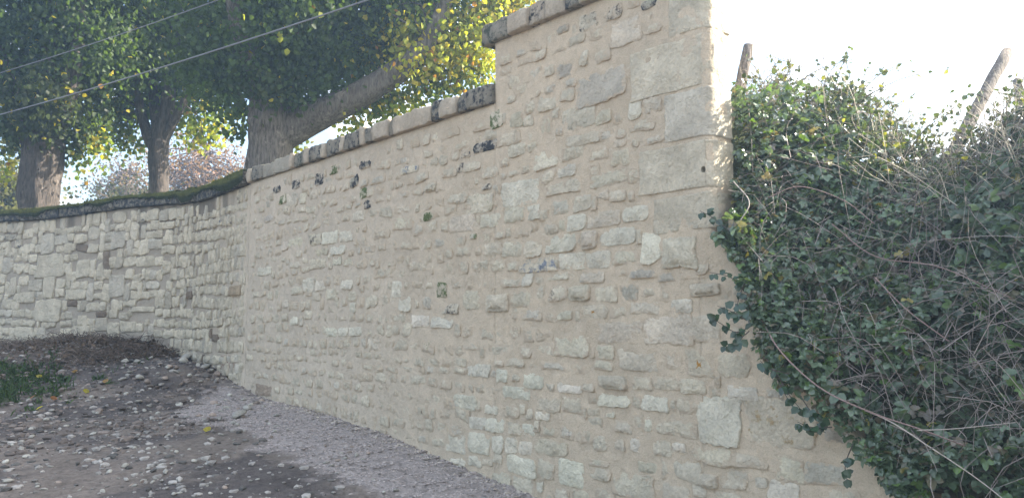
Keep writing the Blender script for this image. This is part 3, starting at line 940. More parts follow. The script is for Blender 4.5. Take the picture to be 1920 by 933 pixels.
CM = np.array([0.57, 0.48, 0.36])
low = [(466, 474, 'm'), (474, 495, 'd'), (495, 517, 'g'), (517, 547, 'g'), (547, 553, 'm'), (553, 573, 'd'), (573, 581, 'm'), (581, 606, 'd'), (606, 614, 'm'), (614, 641, 'd'), (641, 649, 'm'),
       (649, 678, 'd'), (678, 688, 'm'), (688, 704, 'd'), (704, 733, 'm'), (733, 741, 'd'), (741, 814, 'h'), (814, 831, 'd'), (831, 863, 'm'), (863, 925, 'd')]
high = [(909, 961, 'd'), (961, 999, 'm'), (999, 1031, 'D'), (1031, 1071, 'm'), (1071, 1099, 'd'), (1099, 1160, 'm'), (1160, 1230, 'd'), (1230, 1312, 'm'), (1312, 1372, 'd')]
for k, (x0, x1, t) in enumerate(low + high):
    hi = k >= len(low)
    s1, s0 = s_of(x0), s_of(x1)
    if hi and x1 > 1360: s0 = -0.10
    if not hi and x1 == 925: s0 = S_STEP + 0.004
    zb = (Z_HIGH if hi else Z_LOW) + 0.002
    col, am = {'d': (GREY * 0.58, 0.50), 'g': (GREY * 0.8, 0.36), 'm': (CM, 0.0), 'h': (CM * 1.03, 0.2), 'D': (CM * 0.95, 0.50)}[t]
    coping(wall, s0 + 0.002, s1 - 0.002, zb, 0.175 + 0.012 * math.sin(k * 2.3), 0.05 + (0.012 if t in 'mh' else 0) + 0.006 * math.sin(k * 1.9),
           0.27 if hi else 0.5, np.array([*col, 0.0]), np.array([*(LK if k % 5 else LK * 0.8 + LG * 0.25), am]), M['old_stone'], k)

# ------------------------------------------------------------------ the old wall
old = empty('old_stone_wall', wp(np.array([11.0]), 0.9)[0],
            label='old pale rubble wall with mossy dark coping, bending away at the left', cat='wall', kind='thing')
S_END = 26.0
def old_top(s): return Z_LOW - 0.02 + 0.03 * np.sin(np.asarray(s) * 1.3) * sstep(7.5, 9, s)
def old_mortar(SS, ZZ, V):
    k = sstep(S_JOIN, 9.5, SS)[:, None]
    c = np.array([[0.565, 0.48, 0.365]]) * (1 - k) + np.array([[0.40, 0.345, 0.27]]) * k
    streak = sstep(-0.1, 0.5, fbm(np.stack([SS * 5, SS * 0, ZZ * 0.6], -1), 3, 45) + 0.2) * sstep(Z_LOW - 1.0, Z_LOW - 0.05, ZZ) * sstep(7.3, 8.0, SS)
    c = c * (1 - 0.55 * streak[:, None])
    return c * (1 + 0.12 * fbm(V * 2.0, 3, 15)[:, None])
wall_block(old, 'mortar', S_JOIN, 13.5, 0.1, old_top, 0.5, 0.035, MORTAR, 1.0, 0, old_mortar)
wall_block(old, 'mortar', 13.5, S_END, 0.1, old_top, 0.5, 0.06, MORTAR, 1.0, 0, old_mortar)
old_set = StoneSet()
OLDH = '''
69 477 119 520 u;67 562 115 602 p;82 518 103 560 p;207 514 235 556 g;80 440 103 475 g;105 440 128 458 g;202 603 225 635 p;228 603 256 622 p;30 612 63 640 p;145 487 168 520 p
125 542 160 562 p;55 525 80 545 c;128 563 147 574 w;182 583 200 594 w;180 595 202 617 c;224 585 242 598 c;305 489 322 512 p;280 448 305 466 g;212 432 236 466 g;170 486 180 520 p;256 606 270 622 p
141 439 158 456 p;250 514 266 530 p;106 523 125 540 p;106 540 122 557 p;38 548 66 568 p;248 526 262 542 p;135 610 170 630 p;115 615 135 626 p;232 563 255 574 p;250 574 290 585 p
430 535 452 553 o;352 545 362 560 w;398 626 410 640 w
'''
placed_old = []
r2 = np.random.default_rng(11)
for ent in OLDH.replace('\n', ';').split(';'):
    f = ent.split()
    if len(f) < 5: continue
    x0, y0, x1, y1 = map(float, f[:4]); k = f[4]
    cx, cy = (x0 + x1) / 2, (y0 + y1) / 2
    sc, zc = sz_of(cx, cy)
    w = abs(sz_of(x0, cy)[0] - sz_of(x1, cy)[0]); h = abs(sz_of(cx, y0)[1] - sz_of(cx, y1)[1])
    col = {'p': PALE * 1.05, 'g': GREY * 1.1, 'u': PALE, 'c': CREAM, 'w': BROWN * 0.7, 'o': OCHRE}[k] * r2.uniform(0.95, 1.05)
    lich = np.array([*LU * 0.6, 0.35]) if k == 'u' else np.array([*LK, 0.0])
    V, T, Q, sm = stone_geo(sc, zc, w, h, r2.uniform(0.020, 0.030), r2, n=32, dome=0.004, jag=0.04, rough=0.007, bev=0.007, corner=r2.uniform(0.06, 0.18), follow=0, smear=0, rim=0)
    old_set.add(10 + w * h, V, T, Q, tint4(col, sm), lich)
    placed_old.append((sc - w / 2, zc - h / 2, sc + w / 2, zc + h / 2))
def fill_old():
    global placed
    keep, placed = placed, placed_old
    r = np.random.default_rng(19)
    z = 0.5; row = 0
    while z < Z_LOW - 0.05:
        h = r.uniform(0.095, 0.185)
        rem = Z_LOW - 0.045 - z
        if rem < h or rem - h < 0.06: h = max(rem, 0.05)
        s = S_JOIN + 0.03 + r.uniform(0, 0.1)
        while s < 17.5:
            near = s < 9.9
            w = r.uniform(0.065, 0.13) if near else r.uniform(0.10, 0.22) + (r.random() < 0.25) * r.uniform(0, 0.14)
            wob = 0.028 * math.sin(s * 1.7 + row * 1.1) + r.uniform(-0.012, 0.012) + (-0.25 * math.exp(-((s - 8.8) / 0.8) ** 2) * sstep(1.6, 1.0, z) * 0.4 if near else 0)
            hh = h
            if r.random() < (0.05 if near else 0.2): hh = h * r.uniform(1.4, 2.2)
            zb, zt = z + wob + 0.004, z + hh + wob - 0.006
            ok = zt < float(old_top(s)) - 0.01 and zt > float(contact(s)) - 0.12
            ww = w
            for att in range(4):
                if not ok: break
                if free(s, zb, s + ww, zt, 0.010): break
                ww *= 0.65
            else: ok = False
            if not ok and hh > h:
                hh = h; zt = z + hh + wob - 0.006; ww = w * 0.6
                ok = zt < float(old_top(s)) - 0.01 and free(s, zb, s + ww, zt, 0.010) and zt > float(contact(s)) - 0.12
            if ok and ww > 0.04:
                sc, zc = s + ww / 2, (zb + zt) / 2
                t = r.random()
                col = PALE * 1.06 if t < 0.8 else (GREY * 1.15 if t < 0.9 else CREAM)
                if r.random() < 0.012: col = BROWN * 0.8
                lich = NOL
                up = sstep(Z_LOW - 0.95, Z_LOW - 0.1, zc)
                if s > 7.4 and r.random() < 0.85 * up: lich = np.array([*(LB * 1.0 if r.random() < 0.5 else LK * 2.0), r.uniform(0.22, 0.50)])
                if not near and r.random() < 0.05 : lich = np.array([*LB, 0.3])
                # the first half metre of old stone next to the join is smeared with new lime
                pr = r.uniform(0.004, 0.012) if s < S_JOIN + 0.5 else r.uniform(0.012, 0.030)
                V, T, Q, sm = stone_geo(sc, zc, ww * 1.07, (zt - zb) * r.uniform(0.92, 1.12), pr, r, n=20, dome=0.005, jag=0.05,
                                        tilt=r.uniform(-0.10, 0.10), rough=0.009, bev=0.007, follow=0, smear=0, rim=0, warp=0.24)
                old_set.add(ww * hh / (1 + max(0, s - 14)), V, T, Q, tint4(col * r.uniform(0.9, 1.07), sm), lich)
                placed_old.append((s, zb, s + ww, zt))
                s += ww + r.uniform(0.004, 0.014)
            else:
                s += 0.035
        z += h + r.uniform(0.0, 0.008); row += 1
    placed = keep
fill_old()
old_set.flush(old, M['old_stone'], 300)

# mossy coping slabs
s = S_JOIN + 0.05; k = 0
rc = np.random.default_rng(3)
while s < S_END:
    L_ = rc.uniform(0.5, 0.85)
    zt = float(old_top(s + L_ / 2)) + 0.004
    hh = 0.17
    c = coping(old, s + 0.004, s + L_ - 0.004, zt, hh, 0.075, 0.5, np.array([*(GREY * 0.42), 0]), np.array([*(LK * 0.9 if k % 3 else LB * 0.35), 0.56]), M['old_stone'], 40 + k)
    # a cushion of moss on top of the slab, hanging over its edge in places
    ns, no = int(L_ / 0.03), 16
    sv = np.linspace(s - 0.01, s + L_ + 0.01, ns + 1); ov = np.linspace(0.0, 1.0, no + 1)
    SS = np.repeat(sv, no + 1); TT = np.tile(ov, ns + 1)
    Pn = np.stack([SS * 5, TT * 2, SS * 0], -1)
    hang = np.clip(fbm(np.stack([SS * 2.3, SS * 0, SS * 0], -1), 3, 6) + 0.25, 0, 1) * 0.13 + 0.02
    hang = hang + 0.10 * np.exp(-((SS - (S_JOIN + 0.75)) / 0.45) ** 2)
    OO = np.where(TT < 0.25, 0.085, 0.085 - (TT - 0.25) / 0.75 * 0.5)
    ZZ = np.where(TT < 0.25, zt + hh - 0.01 - hang * (1 - TT / 0.25), zt + hh + 0.005)
    lump = 0.5 + 0.5 * fbm(Pn, 3, 13)
    thick = (0.006 + 0.045 * lump ** 1.6 + 0.014 * fbm(Pn * 9, 2, 14)) * np.where(TT == 0, 0.1, 1) * np.where(TT == 1, 0.1, 1)
    OO = OO + np.where(TT < 0.35, thick * 0.45, 0); ZZ = ZZ + np.where(TT >= 0.2, thick, 0)
    V = wp(SS, ZZ, OO)
    mc = np.where((TT > 0.17)[:, None], np.array([[0.095, 0.10, 0.027]]), np.array([[0.035, 0.042, 0.02]])) * (1 + 0.5 * fbm(Pn * 4, 3, 15)[:, None])  # moss top painted brighter yellow-green as a sunlit rim, overhang darker
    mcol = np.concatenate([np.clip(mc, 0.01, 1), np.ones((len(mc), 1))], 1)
    nb_ = 900 if s < 17 else 60
    pk = rc.integers(0, len(V), nb_)
    bl_ = (np.array([[-0.10, 0, 0], [0.10, 0, 0], [0.0, 1, 0.15]]), np.array([[0, 1, 2]]))
    jit = rc.normal(size=(nb_, 3)) * 0.012
    BV, BT, BA = leaf_mass(V[pk] + jit, rc.normal(size=(nb_, 3)) * 0.6 + np.where((TT[pk] < 0.3)[:, None], np.array([[-0.4, -0.5, -0.2]]), np.array([[0, 0, 1.0]])), rc.normal(size=(nb_, 3)), rc.uniform(0.015, 0.04, nb_), np.clip(mc[pk] * rc.uniform(0.7, 1.7, (nb_, 1)), 0.01, 1), bl_)
    obj('moss', np.vstack([V, BV]), [BT + len(V), grid_faces(ns + 1, no + 1)], M['moss'], c, {'tint': np.vstack([mcol, BA])})
    s += L_; k += 1

# ------------------------------------------------------------------ linden trees
def blob_leaves(blobs, depth, rnd, size, dens):
    Cs, cols, subs = [], [], []
    for (px, py, rp, pal, dd) in blobs:
        c = at(px, py, depth + dd); rr = rp / FPX * depth
        ns = max(5, int(10 * rr ** 2 * 4))
        d = rnd.normal(size=(ns, 3)); d /= np.linalg.norm(d, axis=1, keepdims=True)
        sub = c + d * rr * (rnd.random((ns, 1)) ** 0.45) * np.array([1, 0.9, 0.95])
        subs.append(sub)
        nl = int(dens * rr ** 2)
        pick = rnd.integers(0, ns, nl)
        P = sub[pick] + rnd.normal(size=(nl, 3)) * np.array([0.24, 0.24, 0.20]) * (0.6 + 0.5 * min(rr, 1.2))
        Cs.append(P)
        clump = rnd.random((ns, 1))[pick]
        base = {'g': np.array([0.056, 0.090, 0.026]), 'm': np.array([0.13, 0.18, 0.030]), 'y': np.array([0.30, 0.33, 0.045]), 'b': np.array([0.06, 0.078, 0.032])}[pal]
        col = base * (0.65 + 0.6 * clump) * rnd.uniform(0.75, 1.3, (nl, 1))
        yl = rnd.random(nl)
        fy = {'g': 0.009, 'm': 0.18, 'y': 0.30, 'b': 0.03}[pal]
        m = yl < fy
        col[m] = np.array([0.44, 0.37, 0.045]) * rnd.uniform(0.7, 1.2, (m.sum(), 1))
        m = yl > 1 - fy * 0.08
        col[m] = np.array([0.30, 0.15, 0.035]) * rnd.uniform(0.7, 1.2, (m.sum(), 1))
        cols.append(col)
    return np.concatenate(Cs), np.concatenate(cols), np.concatenate(subs)

def linden(name, label, depth, trunk, limbs, blobs, seed, mat, size=0.105, dens=1500, single=120):
    rnd = np.random.default_rng(seed)
    base = trunk[0][0]
    t = empty(name, base, label=label, cat='tree', group='linden trees behind the wall')
    pts = smooth_path([p for p, r in trunk], 26); rr = np.interp(np.linspace(0, 1, 26), np.linspace(0, 1, len(trunk)), [r for p, r in trunk])
    rr = rr * (1 + 0.05 * np.sin(np.arange(26) * 0.9 + seed))
    V, T, Q = tube(pts, rr, 40, 0.16, 3.2, seed)
    obj('trunk', V, [T, Q], mat, t)
    ends = [pts[-1], pts[20], pts[15]]
    for k, lm in enumerate(limbs):
        n = 22
        lp = smooth_path([p for p, r in lm], n); lr = np.interp(np.linspace(0, 1, n), np.linspace(0, 1, len(lm)), [r for p, r in lm])
        V, T, Q = tube(lp, lr, 24, 0.16, 2.6, seed + k + 3)
        obj('limb', V, [T, Q], mat, t)
        ends += [lp[-1], lp[15], lp[10]]
    C, col, subs = blob_leaves(blobs, depth, rnd, size, dens)
    # branches reaching into the crown
    mb = MB(); ends = np.array(ends)
    for q in rnd.choice(len(subs), min(150, len(subs)), replace=False):
        e = ends[np.argmin(np.linalg.norm(ends - subs[q], axis=1))]
        mid = (e + subs[q]) / 2 + rnd.normal(size=3) * 0.18 + np.array([0, 0, 0.12])
        L = np.linalg.norm(e - subs[q])
        if L > 4.5: continue
        V, T, Q = tube(smooth_path([e, mid, subs[q]], 7), np.linspace(0.012 + 0.012 * L, 0.005, 7), 5)
        mb.add(V, T, Q, (0.1, 0.085, 0.07, 1))
    mb.build('branches', mat, t, kind='stuff')
    n = len(C)
    tip = rnd.normal(size=(n, 3)) * 0.55 + np.array([0, 0, -0.75])
    nrm = rnd.normal(size=(n, 3)) + np.array([0.1, -0.5, 0.5])
    sz = size * rnd.uniform(0.7, 1.25, n)
    lone = np.zeros(n, bool)
    if single:
        yel = col[:, 0] / col[:, 1]
        a, b = C[:, 0] / C[:, 1], (C[:, 2] - EYE) / C[:, 1]
        X_, Y_ = 960 + FPX * a, 600 - FPX * b
        vis = (Y_ > 5) & (X_ > 5) & (X_ < 1040)
        cand = np.where(vis)[0]
        score = sz[cand] / C[cand, 1] * (1 + 0.3 * yel[cand])
        lone[cand[np.argsort(-score)[:single]]] = True
    tm = leaf_template(0.44, 0.10, 0.10)
    V, T, A = leaf_mass(C[~lone], tip[~lone], nrm[~lone], sz[~lone], col[~lone], tm)
    obj('crown', V, T, M['leaf'], t, {'tint': A}, kind='stuff')
    if single: leaf_objects(t, C[lone], tip[lone], nrm[lone], sz[lone], col[lone], tm, M['leaf'])
    return t

D3 = 13.2
def P(px, py, d): return at(px, py, d)
linden('linden_tree', 'biggest linden, nearest tree, with a thick limb reaching right over the wall', D3,
       [(P(498, 380, D3) - np.array([0, 0, 0.5]), 0.50), (P(500, 340, D3), 0.40), (P(508, 270, D3), 0.37), (P(512, 215, D3), 0.42), (P(510, 150, D3 + .1), 0.34), (P(500, 40, D3 + .2), 0.27), (P(515, -120, D3 + .3), 0.20), (P(520, -320, D3 + .4), 0.09)],
       [[(P(500, 285, D3 + .05), 0.20), (P(540, 250, D3), 0.27), (P(585, 222, D3 - .1), 0.265), (P(640, 196, D3 - .25), 0.235), (P(710, 158, D3 - .4), 0.205), (P(775, 112, D3 - .5), 0.18), (P(815, 55, D3 - .5), 0.14), (P(850, -40, D3 - .5), 0.10), (P(900, -170, D3 - .5), 0.05)],
        [(P(508, 190, D3), 0.22), (P(470, 110, D3 - .5), 0.17), (P(440, 20, D3 - .9), 0.12), (P(420, -120, D3 - 1.0), 0.05)],
        [(P(512, 170, D3), 0.20), (P(580, 90, D3 + .5), 0.15), (P(640, 0, D3 + .8), 0.11), (P(690, -140, D3 + .9), 0.05)]],
       [(480, 60, 130, 'g', .2), (590, 60, 130, 'g', .3), (690, 40, 120, 'g', .2), (560, 140, 75, 'g', -.3), (640, 130, 70, 'g', .1), (455, 140, 80, 'g', -.2), (540, 20, 120, 'g', -.6),
        (800, 20, 105, 'm', .1), (790, 90, 50, 'y', -.5), (840, 100, 45, 'y', -.3), (880, 60, 60, 'y', -.2), (940, 20, 60, 'y', 0), (990, -20, 40, 'y', 0), (890, 110, 35, 'y', 0), (905, 135, 20, 'm', .1),
        (745, 175, 35, 'm', 0), (690, 205, 30, 'm', .1), (800, 150, 40, 'm', 0), (850, 150, 30, 'm', .1), (655, 225, 18, 'y', 0), (720, 210, 28, 'm', .2), (770, 195, 22, 'y', .2), (560, 285, 12, 'y', .3),
        (700, 100, 60, 'm', .3), (740, 60, 70, 'g', .3), (420, 100, 90, 'g', .6), (500, 165, 45, 'b', -.45), (450, 245, 14, 'g', .3), (452, 215, 18, 'm', .3),
        (600, -140, 220, 'g', .3), (800, -130, 180, 'm', .2), (430, -120, 200, 'g', .1), (960, -90, 90, 'y', 0), (620, -330, 230, 'g', .3), (800, -300, 160, 'm', .3), (450, -300, 170, 'g', .3)],
       101, M['bark'], 0.090, 3300, 260)
D2 = 17.0
linden('linden_tree', 'slim forked linden in the middle, seen between the two thicker trunks', D2,
       [(P(298, 440, D2), 0.29), (P(298, 375, D2), 0.205), (P(298, 320, D2), 0.195), (P(297, 280, D2), 0.215), (P(312, 220, D2), 0.16), (P(318, 150, D2), 0.135), (P(330, 60, D2), 0.13), (P(335, -120, D2), 0.06)],
       [[(P(294, 285, D2), 0.15), (P(276, 250, D2), 0.12), (P(262, 200, D2), 0.10), (P(255, 150, D2 - .2), 0.08), (P(235, 60, D2 - .3), 0.04)],
        [(P(303, 270, D2), 0.12), (P(322, 235, D2 - .1), 0.09), (P(345, 190, D2 - .2), 0.075), (P(362, 120, D2 - .2), 0.06), (P(380, 20, D2 - .2), 0.03)],
        [(P(300, 265, D2), 0.14), (P(292, 215, D2 + .1), 0.12), (P(285, 150, D2 + .1), 0.09), (P(280, 50, D2), 0.05)]],
       [(300, 110, 90, 'g', .4), (380, 110, 90, 'g', .3), (240, 130, 80, 'g', .3), (330, 190, 40, 'm', .5), (400, 210, 42, 'm', .3), (230, 220, 55, 'm', .3), (360, 50, 120, 'g', .2), (210, 60, 110, 'g', .4),
        (380, 255, 22, 'y', .2), (245, 270, 25, 'm', .3), (350, 230, 28, 'm', .6), (290, 170, 60, 'g', .8), (420, 170, 40, 'g', .3), (200, 200, 40, 'g', .4),
        (300, -100, 200, 'g', .2), (300, -280, 160, 'g', .2), (160, 150, 60, 'g', .5)],
       202, M['dark_bark'], 0.100, 1900, 60)
D1 = 15.6
linden('linden_tree', 'stout linden at the far left with leafy shoots down its trunk', D1,
       [(P(72, 440, D1) , 0.46), (P(72, 395, D1), 0.37), (P(74, 340, D1), 0.345), (P(80, 290, D1), 0.42), (P(88, 220, D1), 0.34), (P(100, 120, D1), 0.27), (P(110, 0, D1), 0.2), (P(105, -200, D1), 0.08)],
       [[(P(84, 280, D1), 0.26), (P(112, 225, D1 - .2), 0.19), (P(135, 150, D1 - .3), 0.15), (P(150, 40, D1 - .3), 0.10), (P(165, -100, D1), 0.05)],
        [(P(70, 290, D1), 0.22), (P(42, 220, D1 - .2), 0.17), (P(15, 130, D1 - .2), 0.13), (P(-20, 20, D1), 0.07)]],
       [(60, 80, 130, 'g', .2), (150, 110, 110, 'g', .2), (20, 170, 90, 'g', .1), (110, 200, 65, 'b', -.35), (60, 250, 40, 'b', -.4), (145, 240, 45, 'g', .2), (175, 275, 28, 'm', .3), (-90, 100, 170, 'g', 0),
        (15, 245, 35, 'g', 0), (190, 60, 110, 'g', .3), (60, 180, 60, 'b', -.5), (12, 318, 14, 'y', .2), (130, 290, 18, 'm', .3), (100, -100, 200, 'g', .2), (-80, -120, 180, 'g', .2), (100, -280, 180, 'g', .2), (165, 310, 12, 'm', .3), (5, 290, 20, 'm', .1)],
       303, M['dark_bark'], 0.098, 2300, 60)

# ------------------------------------------------------------------ trees and bushes beyond
def far_tree(name, label, px, base_py, depth, hpx, wpx, leafcol, nleaf, seed, size=0.12, cat='tree', twigs=60):
    rnd = np.random.default_rng(seed)
    b = at(px, base_py, depth); b[2] = 3.3
    top = at(px, base_py - hpx, depth)
    rx = wpx / FPX * depth / 2; rz = (top[2] - b[2])
    t = empty(name, b, label=label, cat=cat)
    tv = smooth_path([b, b + [0.1, 0, rz * 0.35], b + [-0.05, 0, rz * 0.7], b + [0.1, 0, rz * 0.93]], 12)
    V, T, Q = tube(tv, np.linspace(0.05 * rz, 0.02, 12), 8, 0.1, 2, seed)
    obj('trunk', V, [T, Q], M['dark_bark'], t)
    mb = MB(); ends = []
    for k in range(twigs):
        q = tv[rnd.integers(2, 11)]
        d = rnd.normal(size=3); d /= np.linalg.norm(d); d[2] = abs(d[2]) * 0.7
        e = np.array([b[0] + d[0] * rx, b[1] + d[1] * rx, b[2] + rz * (0.45 + 0.5 * rnd.random() * (1 - 0.4 * abs(d[0])))])
        m_ = (q + e) / 2 + rnd.normal(size=3) * 0.25
        pa = smooth_path([q, m_, e], 8)
        V, T, Q = tube(pa, np.linspace(0.045, 0.008, 8), 4); mb.add(V, T, Q, (0.12, 0.09, 0.08, 1))
        for z_ in range(4):
            i = rnd.integers(3, 8); e2 = pa[i] + rnd.normal(size=3) * 0.5 + np.array([0, 0, 0.15])
            V, T, Q = tube([pa[i], (pa[i] + e2) / 2 + rnd.normal(size=3) * 0.08, e2], [0.014, 0.010, 0.005], 3); mb.add(V, T, Q, (0.13, 0.10, 0.085, 1))
            ends += [e2, (pa[i] + e2) / 2]
    mb.build('branches', M['stem'], t, kind='stuff')
    ends = np.array(ends)
    C = ends[rnd.integers(0, len(ends), nleaf)] + rnd.normal(size=(nleaf, 3)) * 0.30
    col = np.array(leafcol) * rnd.uniform(0.6, 1.4, (nleaf, 1))
    V, T, A = leaf_mass(C, rnd.normal(size=(nleaf, 3)), rnd.normal(size=(nleaf, 3)), size * rnd.uniform(0.6, 1.3, nleaf), col, leaf_template(0.4, .08, .05))
    obj('crown', V, T, M['far_leaf'], t, {'tint': A}, kind='stuff')
far_tree('autumn_tree', 'thin russet half-bare tree behind the slim forked linden', 385, 400, 30, 150, 200, (0.20, 0.12, 0.085), 5200, 1, 0.10, twigs=110)
far_tree('autumn_tree', 'low brownish half-bare tree left of the slim forked linden', 238, 400, 33, 115, 110, (0.15, 0.105, 0.08), 3200, 2, 0.11, twigs=80)
far_tree('leafy_bush', 'dense olive green bush at the left edge behind the mossy wall', 5, 410, 24, 95, 80, (0.10, 0.10, 0.025), 7000, 3, 0.12, 'bush', 60)
far_tree('leafy_bush', 'low dark bush beneath the half-bare tree by the slim linden', 240, 400, 27, 40, 110, (0.06, 0.06, 0.03), 3500, 4, 0.10, 'bush', 50)

# ------------------------------------------------------------------ overhead cables
def cable(label, a, b, rad, sag, seed):
    a, b = np.array(a), np.array(b)
    d = b - a
    t = np.linspace(-0.8, 1.5, 60)
    pts = a + d * t[:, None]; pts[:, 2] += sag * (t * (t - 1))
    V, T, Q = tube(pts, rad, 8)
    c = a.copy()
    obj('overhead_cable', V, [T, Q], M['cable'], None, {'tint': np.broadcast_to(np.array([0.17, 0.175, 0.19, 1]), (len(V), 4))}, label=label, cat='cable', group='overhead cables', center=c)
cable('thin upper overhead cable crossing in front of the tree crowns', at(0, 137, 12.0), at(410, 0, 9.5), 0.0060, 0.10, 1)
cable('thicker lower overhead cable crossing in front of the tree crowns', at(0, 215, 11.5), at(690, 0, 7.4), 0.0078, 0.16, 2)

# ------------------------------------------------------------------ fence posts on the bank
def post(label, top, low, rad, seed):
    top, low = np.array(top), np.array(low)
    ax = (low - top); ax /= np.linalg.norm(ax)
    end = low + ax * 1.1
    rnd = np.random.default_rng(seed)
    pts = top + (end - top) * np.linspace(0, 1, 16)[:, None]
    pts[1:-1] += rnd.normal(size=(14, 3)) * 0.0015
    V, T, Q = tube(pts, rad * np.linspace(0.94, 1.06, 16), 14, 0.10, 1.6, seed)
    V[-2] += ax * 0.012
    obj('fence_post', V, [T, Q], M['post'], None, label=label, cat='fence post', group='old fence posts on the bank', smooth=True, center=end)
post('short weathered wooden post standing just right of the wall end', at(1404, 86, 6.4), at(1388, 165, 6.35), 0.048, 1)
post('long weathered wooden post leaning steeply to the right above the brambles', at(1889, 98, 5.4), at(1788, 285, 5.0), 0.042, 2)
post('weathered wooden post cut off by the right edge of the view', at(1907, 150, 7.2), at(1918, 230, 7.1), 0.042, 3)

# ------------------------------------------------------------------ brambles on the bank
def edge_x(Y):
    """left limit of the thicket in the view: the wall end above, the broken slope of the wall below"""
    return np.interp(Y, [0, 395, 440, 480, 560, 640, 700, 760, 800, 850, 933, 1050], [1373, 1373, 1350, 1386, 1407, 1412, 1448, 1532, 1572, 1612, 1705, 1815])
def px_of(C):
    y = C[:, 1]; dz = (C[:, 2] - EYE)
    cf = y * math.cos(PITCH) + dz * math.sin(PITCH); cu = -y * math.sin(PITCH) + dz * math.cos(PITCH)
    return 960 + FPX * C[:, 0] / cf, 466.5 - FPX * cu / cf
def trifoliate():
    lv, lt_ = leaf_template(0.40, 0.10, 0.10)
    Vs, Ts = [], []
    for k, (a, sc, o) in enumerate(((0, 1.0, (0, 0.12)), (1.25, 0.82, (-0.02, 0.05)), (-1.25, 0.82, (0.02, 0.05)))):
        c, s_ = math.cos(a), math.sin(a)
        v = lv * sc
        Vs.append(np.stack([v[:, 0] * c - v[:, 1] * s_ + o[0], v[:, 0] * s_ + v[:, 1] * c + o[1], v[:, 2] - 0.12 * abs(a) * v[:, 1]], -1))
        Ts.append(lt_ + k * len(lv))
    return np.concatenate(Vs), np.concatenate(Ts)

